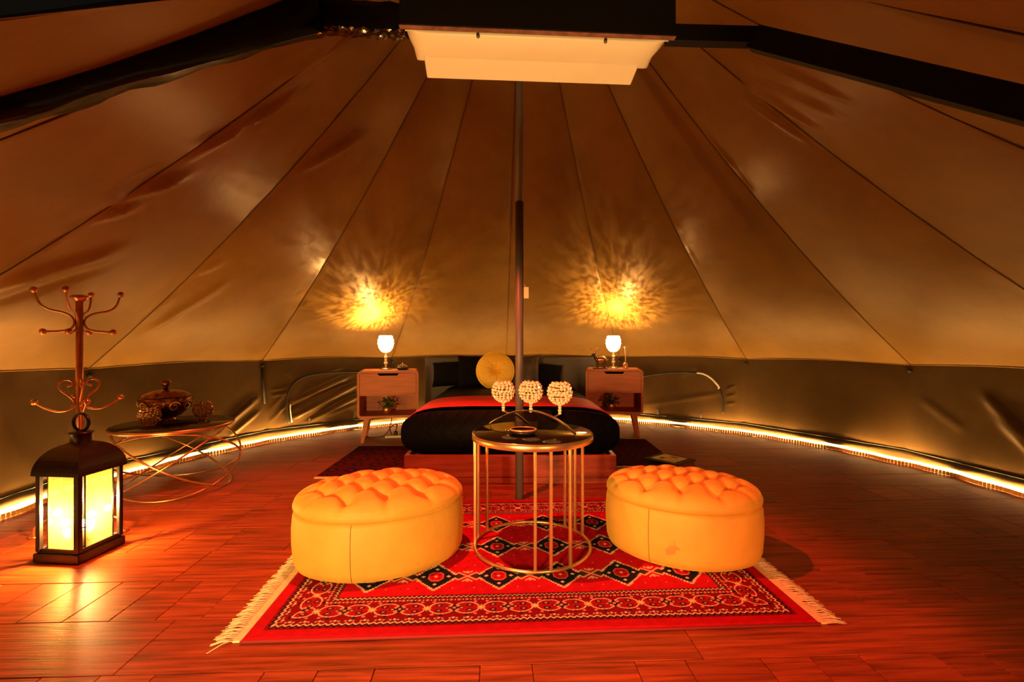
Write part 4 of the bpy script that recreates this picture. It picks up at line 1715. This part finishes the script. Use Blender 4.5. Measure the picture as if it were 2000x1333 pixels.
ch = thing('candle_holder', 'chrome arched candle holder with three crystal globes on the round table', 'candle holder', (0.092, 2.29, TZ + 0.001))
pa = [(-0.205, 0.145, 0.003), (-0.155, 0.105, 0.040), (-0.08, 0.05, 0.078), (0.0, 0.0, 0.092), (0.08, -0.05, 0.078), (0.15, -0.095, 0.042), (0.20, -0.128, 0.003)]
ap = spline(pa, 8)
b = MB()
side = Vector((0.82, -0.57, 0)).cross(Vector((0, 0, 1))).normalized()
V, Fc = [], []
for i, p in enumerate(ap):
    for (s, z) in ((-0.011, 0), (-0.008, 0.006), (0.008, 0.006), (0.011, 0), (0, -0.004)):
        V.append(p + side * s + Vector((0, 0, z)))
for i in range(len(ap) - 1):
    for k in range(5):
        l = (k + 1) % 5
        Fc.append((i * 5 + k, i * 5 + l, (i + 1) * 5 + l, (i + 1) * 5 + k))
fix_normals(mesh_obj('arch', V, Fc, M['chrome'], ch, True))
tube('brace', spline([(-0.085, 0.055, 0.076), (-0.055, 0.095, 0.050), (-0.01, 0.135, 0.006)], 6), 0.007, M['chrome'], ch, 8)
gpos = [(-0.136, 0.09, 0.181), (0.0, 0.0, 0.189), (0.132, -0.09, 0.193)]
for i, g in enumerate(gpos):
    foot = [(-0.09, 0.058, 0.074), (0, 0, 0.094), (0.095, -0.06, 0.072)][i]
    zc = g[2] - 0.053
    b = MB()
    for q in range(4):
        zz = zc - 0.007 - 0.0125 * q
        v, f = box_vf((g[0], g[1], zz), (0.017 - 0.002 * (q % 2), 0.017 - 0.002 * (q % 2), 0.011), 0.003, 1)
        b.add(v, f)
    st_ = b.build('crystal_stem', M['crystal'], ch)
    tube('branch', spline([(g[0], g[1], zc - 0.05), ((g[0] + foot[0]) / 2, (g[1] + foot[1]) / 2, (zc - 0.05 + foot[2]) / 2 - 0.004), foot], 5), 0.0045, M['chrome'], ch, 6)
    gb = crystal_globe_vf(0.054, i)
    o = stuff(gb.build('crystal_globe', M['crystal'], ch))
    o.location = g

ash = thing('ashtray', 'shallow metal ashtray with amber rim on the round table, under the candle arch', 'ashtray', (0.052, 2.185, TZ + 0.001))
lathe('tray', [(0.0, 0.002), (0.045, 0.0), (0.062, 0.010), (0.070, 0.017), (0.066, 0.019), (0.052, 0.012), (0.0, 0.008)], M['lantern_metal'], ash, 32)
tube('rim', [(0.060 * math.cos(2 * PI * k / 40), 0.052 * math.sin(2 * PI * k / 40) + 0.008, 0.021) for k in range(40)], 0.0045, M['amber'], ash, 6, True)
tube('handle', spline([(-0.064, -0.01, 0.016), (-0.078, -0.012, 0.020), (-0.086, -0.012, 0.018)], 4), 0.004, M['chrome'], ash, 6)

# ------------------------------------------------------------------ book
bk = thing('coffee_table_book', 'thick black book with cream cover picture, on the floor right of the bed', 'book', (1.245, 3.70, 0.0125), rad(40))
box('page_block', (0, 0, 0.030), (0.245, 0.285, 0.046), M['book_page'], bk, 0.002, 1)
box('cover', (0, 0, 0.056), (0.262, 0.300, 0.006), M['book_black'], bk, 0.001, 1)
box('cover', (0, 0, 0.003), (0.262, 0.300, 0.006), M['book_black'], bk, 0.001, 1)
box('spine', (-0.129, 0, 0.0295), (0.006, 0.300, 0.056), M['book_black'], bk, 0.001, 1)
pic = box('cover_picture', (0.01, 0.01, 0.0597), (0.185, 0.20, 0.0014), M['picture'], bk)
box('picture_shape', (-0.03, 0.05, 0.0607), (0.045, 0.03, 0.0012), M['book_page'], pic)
box('picture_shape', (0.055, -0.005, 0.0607), (0.022, 0.06, 0.0012), M['book_page'], pic)
box('picture_shape', (0.0, 0.02, 0.0607), (0.05, 0.006, 0.0012), M['amber'], pic, rot=Matrix.Rotation(rad(-30), 3, 'Z'))

# ------------------------------------------------------------------ lantern
LS = 0.218
ln = thing('floor_lantern', 'dark metal lantern glowing on the floor at far left, with domed roof and ring', 'lantern', (-2.032, 2.212, 0.0), rad(-5.5))
h = LS / 2
box('base', (0, 0, 0.022), (LS + 0.012, LS + 0.012, 0.040), M['lantern_metal'], ln, 0.004, 1)
box('base_plate', (0, 0, 0.046), (LS - 0.01, LS - 0.01, 0.010), M['lantern_metal'], ln, 0.002, 1)
for sx in (-1, 1):
    for sy in (-1, 1):
        box('post', (sx * (h - 0.010), sy * (h - 0.010), 0.220), (0.020, 0.020, 0.345), M['lantern_metal'], ln, 0.003, 1)
        box('rail', (sx * (h - 0.012) if sy > 0 else 0, 0 if sy > 0 else sx * (h - 0.012), 0.055), ((0.010, LS - 0.04, 0.012) if sy > 0 else (LS - 0.04, 0.010, 0.012)), M['lantern_metal'], ln, 0.002, 1)
g = h - 0.028
for (cx_, cy_, sx_, sy_) in ((0.004, -g - 0.012, 2 * g - 0.03, 0.003), (0.004, g + 0.012, 2 * g - 0.03, 0.003), (-g - 0.012, 0, 0.003, 2 * g - 0.03), (g + 0.012, 0, 0.003, 2 * g - 0.03)):
    pn = box('pane', (cx_, cy_, 0.222), (sx_, sy_, 0.325), M['haze'], ln)
    e2 = MB()
    for s in (-1, 1):
        ox, oy = (s * sx_ / 2, 0) if sx_ > sy_ else (0, s * sy_ / 2)
        v, f = box_vf((cx_ + ox, cy_ + oy, 0.222), (0.004, 0.004, 0.325), 0, 1)
        e2.add(v, f)
    e2.build('pane_edge', M['lantern_metal'], pn)
# roof: four curved faces
V, Fc = [], []
nrow = 12
for j in range(nrow + 1):
    t_ = j / nrow
    ang_ = PI / 2 * t_
    hw = (h + 0.010) * math.cos(ang_) ** 0.85 if t_ < 1 else 0
    hw = max(hw, 0.030)
    z = 0.392 + 0.135 * math.sin(ang_)
    ns_ = 6
    for sd_i in range(4):
        for q_ in range(ns_):
            f_ = -1 + 2 * q_ / ns_
            x, y = [(f_, -1), (1, f_), (-f_, 1), (-1, -f_)][sd_i]
            V.append((x * hw, y * hw, z))
npr = 24
for j in range(nrow):
    for k in range(npr):
        l = (k + 1) % npr
        Fc.append((j * npr + k, j * npr + l, (j + 1) * npr + l, (j + 1) * npr + k))
Fc.append(tuple(nrow * npr + k for k in range(npr)))
rf = fix_normals(mesh_obj('roof', V, Fc, M['lantern_metal'], ln))
sd2 = rf.modifiers.new('thickness', 'SOLIDIFY')
sd2.thickness = 0.004
lathe('chimney', [(0.040, 0.522), (0.040, 0.562), (0.046, 0.566), (0.046, 0.572), (0.0, 0.578)], M['lantern_metal'], ln, 24)
R_ = 0.040
tube('carrying_ring', [(R_ * math.cos(2 * PI * k / 36), 0.0, 0.616 + R_ * math.sin(2 * PI * k / 36)) for k in range(36)], 0.007, M['lantern_metal'], ln, 8, True)
for (x, y, z) in ((-0.045, -0.03, 0.15), (0.045, -0.035, 0.155), (0.0, 0.05, 0.165)):
    lathe('candle', [(0.0, 0.052), (0.016, 0.052), (0.016, z - 0.03), (0.0, z - 0.028)], M['paper'], ln, 12, (x, y, 0))
    v, f = ball_vf((x, y, z), 0.017, 10, 8)
    mesh_obj('bulb', v, f, M['bulb'], ln, True)
LANT = light('lantern_light', 'POINT', (0, -0.01, 0.20), 50, (1, 0.60, 0.20), 0.02)
LANT.parent = ln

# ------------------------------------------------------------------ coat stand
cs_ = thing('coat_stand', 'brass coloured coat stand with curled ball-tipped hooks behind the lantern', 'coat stand', (-2.232, 2.42, 0.0))
mm = M['copper']
lathe('pole', [(0.0, 0.10), (0.0155, 0.10), (0.0155, 1.205), (0.0, 1.205)], mm, cs_, 16)
lathe('finial', [(0.0, 1.202), (0.018, 1.204), (0.036, 1.218), (0.039, 1.227), (0.031, 1.235), (0.012, 1.239), (0.0, 1.239)], mm, cs_, 20)
K = 0.435 * 2.42 / F * 0.92


def arm(name, pts_rz, az, ball_ends, r=0.0055):
    d = Vector((math.cos(az), math.sin(az), 0))
    P = [d * a_ + Vector((0, 0, z_)) for a_, z_ in pts_rz]
    b_ = MB()
    v, f = tube_vf(spline(P, 6), r, 6)
    b_.add(v, f)
    o = b_.build(name, mm, cs_, True)
    for e_ in ball_ends:
        v, f = ball_vf(P[e_], 0.0155, 12, 8)
        fix_normals(mesh_obj('knob', v, f, mm, o, True))


def zr(yz):                                # height from the zoomed crop's pixel row
    return 1 - ((540 + yz * 0.435) - 666.5) / F * 2.42


up_arm = [((512 - 355) * K, zr(72)), ((495 - 355) * K, zr(125)), ((465 - 355) * K, zr(152)), ((412 - 355) * K, zr(165)), ((382 - 355) * K, zr(185)), (0.020, zr(212)),
          ((388 - 355) * K, zr(238)), ((430 - 355) * K, zr(248)), ((482 - 355) * K, zr(250))]
lo_arm = [((400 - 355) * K, zr(492)), ((381 - 355) * K, zr(484)), ((384 - 355) * K, zr(468)), ((408 - 355) * K, zr(463)), ((428 - 355) * K, zr(480)), ((420 - 355) * K, zr(508)), ((390 - 355) * K, zr(538)),
          (0.0195, zr(566)), ((388 - 355) * K, zr(592)), ((430 - 355) * K, zr(600)), ((475 - 355) * K, zr(580)), ((510 - 355) * K, zr(552))]
for az in (50, 116, 230, 296):
    arm('hook', up_arm, rad(az), (0, -1))
for az in (40, 140, 226, 322):
    arm('scroll_hook', lo_arm, rad(az), (-1,))
leg_c = [(0.017, 0.42), (0.10, 0.40), (0.13, 0.30), (0.06, 0.20), (0.030, 0.13), (0.08, 0.10), (0.15, 0.085), (0.192, 0.05), (0.198, 0.012)]
for az in (12, 102, 192, 282):
    d = Vector((math.cos(rad(az)), math.sin(rad(az)), 0))
    P = spline([d * a_ + Vector((0, 0, z_)) for a_, z_ in leg_c], 6)
    o = tube('leg', P, 0.006, mm, cs_, 6)
    lathe('foot', [(0.0, 0.0), (0.020, 0.0), (0.020, 0.008), (0.008, 0.014), (0.0, 0.014)], mm, o, 14, tuple(d * 0.198))

# ------------------------------------------------------------------ copper side table and what stands on it
SZ = 0.443
SR = 0.351
stb = thing('wire_side_table', 'low round side table with black glass top on looping copper rods, at left', 'table', (-2.295, 3.19, 0.0))
lathe('tabletop', [(0.0, SZ), (SR - 0.007, SZ), (SR - 0.002, SZ - 0.004), (SR - 0.002, SZ - 0.012), (0.0, SZ - 0.012)], M['black_glass'], stb, 64)
lathe('rim', [(SR - 0.001, SZ - 0.002), (SR + 0.003, SZ - 0.005), (SR + 0.003, SZ - 0.020), (SR - 0.004, SZ - 0.024), (SR - 0.016, SZ - 0.024), (SR - 0.016, SZ - 0.012)], M['copper'], stb, 64)
hh = SZ - 0.034
for ph in (25, 115, 205, 295):
    d = Vector((math.cos(rad(ph)), math.sin(rad(ph)), 0))
    e_ = Vector((-d.y, d.x, 0))
    P = []
    for k in range(64):
        a_ = 2 * PI * k / 64
        P.append(d * 0.325 * math.cos(a_) + e_ * 0.39 * math.sin(a_) + Vector((0, 0, 0.008 + hh / 2 + hh / 2 * math.cos(a_))))
    tube('hoop', P, 0.0068, M['copper'], stb, 6, True)

tu = thing('lidded_bowl', 'bronze patterned bowl with lid and knob on the copper side table', 'bowl', (-2.42, 3.28, SZ + 0.001))
lathe('bowl', [(0.0, 0.0), (0.070, 0.0), (0.066, 0.012), (0.052, 0.020), (0.090, 0.038), (0.135, 0.080), (0.155, 0.125), (0.158, 0.160), (0.150, 0.168), (0.14, 0.160)], M['bronze'], tu, 40)
lathe('lid', [(0.150, 0.170), (0.140, 0.186), (0.100, 0.205), (0.050, 0.216), (0.0, 0.218)], M['bronze'], tu, 40)
lathe('knob', [(0.0, 0.214), (0.018, 0.220), (0.012, 0.234), (0.030, 0.250), (0.034, 0.266), (0.022, 0.282), (0.0, 0.286)], M['bronze'], tu, 24)
b = MB()
for k in range(10):
    a_ = 2 * PI * k / 10
    R0 = 0.140
    ctr_ = Vector((math.cos(a_), math.sin(a_), 0))
    tan_ = Vector((-math.sin(a_), math.cos(a_), 0))
    P = []
    for q_ in range(16):
        w_ = q_ / 15 * 2 * PI * 1.35
        rr_ = 0.036 * (1 - 0.045 * q_)
        zz = 0.108 + rr_ * math.sin(w_)
        Rz = 0.135 + (zz - 0.080) / 0.045 * 0.020 if zz < 0.125 else 0.155 + (zz - 0.125) * 0.09
        if zz < 0.080:
            Rz = 0.090 + (zz - 0.038) / 0.042 * 0.045
        P.append(ctr_ * (Rz + 0.002) + tan_ * rr_ * math.cos(w_) + Vector((0, 0, zz)))
    v, f = tube_vf(P, 0.004, 5)
    b.add(v, f)
b.build('scroll_relief', M['amber'], tu, True)


def loose_globe(label, loc, seed):
    t = thing('crystal_globe_holder', label, 'candle holder', loc, 0, 'crystal globes on the copper side table')
    o = stuff(crystal_globe_vf(0.060, seed, 9).build('beads', M['crystal_copper'], t))
    o.location = (0, 0, 0.067)
    lathe('foot', [(0.0, 0.0), (0.030, 0.0), (0.030, 0.006), (0.014, 0.014), (0.0, 0.014)], M['copper'], t, 16)
    return t


loose_globe('copper crystal globe in front of the bronze bowl on the side table', (-2.375, 3.07, SZ + 0.001), 11)
loose_globe('copper crystal globe right of the bronze bowl on the side table', (-2.212, 3.36, SZ + 0.001), 12)
nb_ = thing('notebook', 'flat brown notebook between the two crystal globes on the side table', 'notebook', (-2.255, 3.20, SZ + 0.001), rad(24))
box('cover', (0, 0, 0.005), (0.20, 0.09, 0.009), M['dark_fig'], nb_, 0.002, 1)
box('pages', (0.001, 0, 0.0105), (0.19, 0.08, 0.003), M['brown_cloth'], nb_, 0.0005, 1)
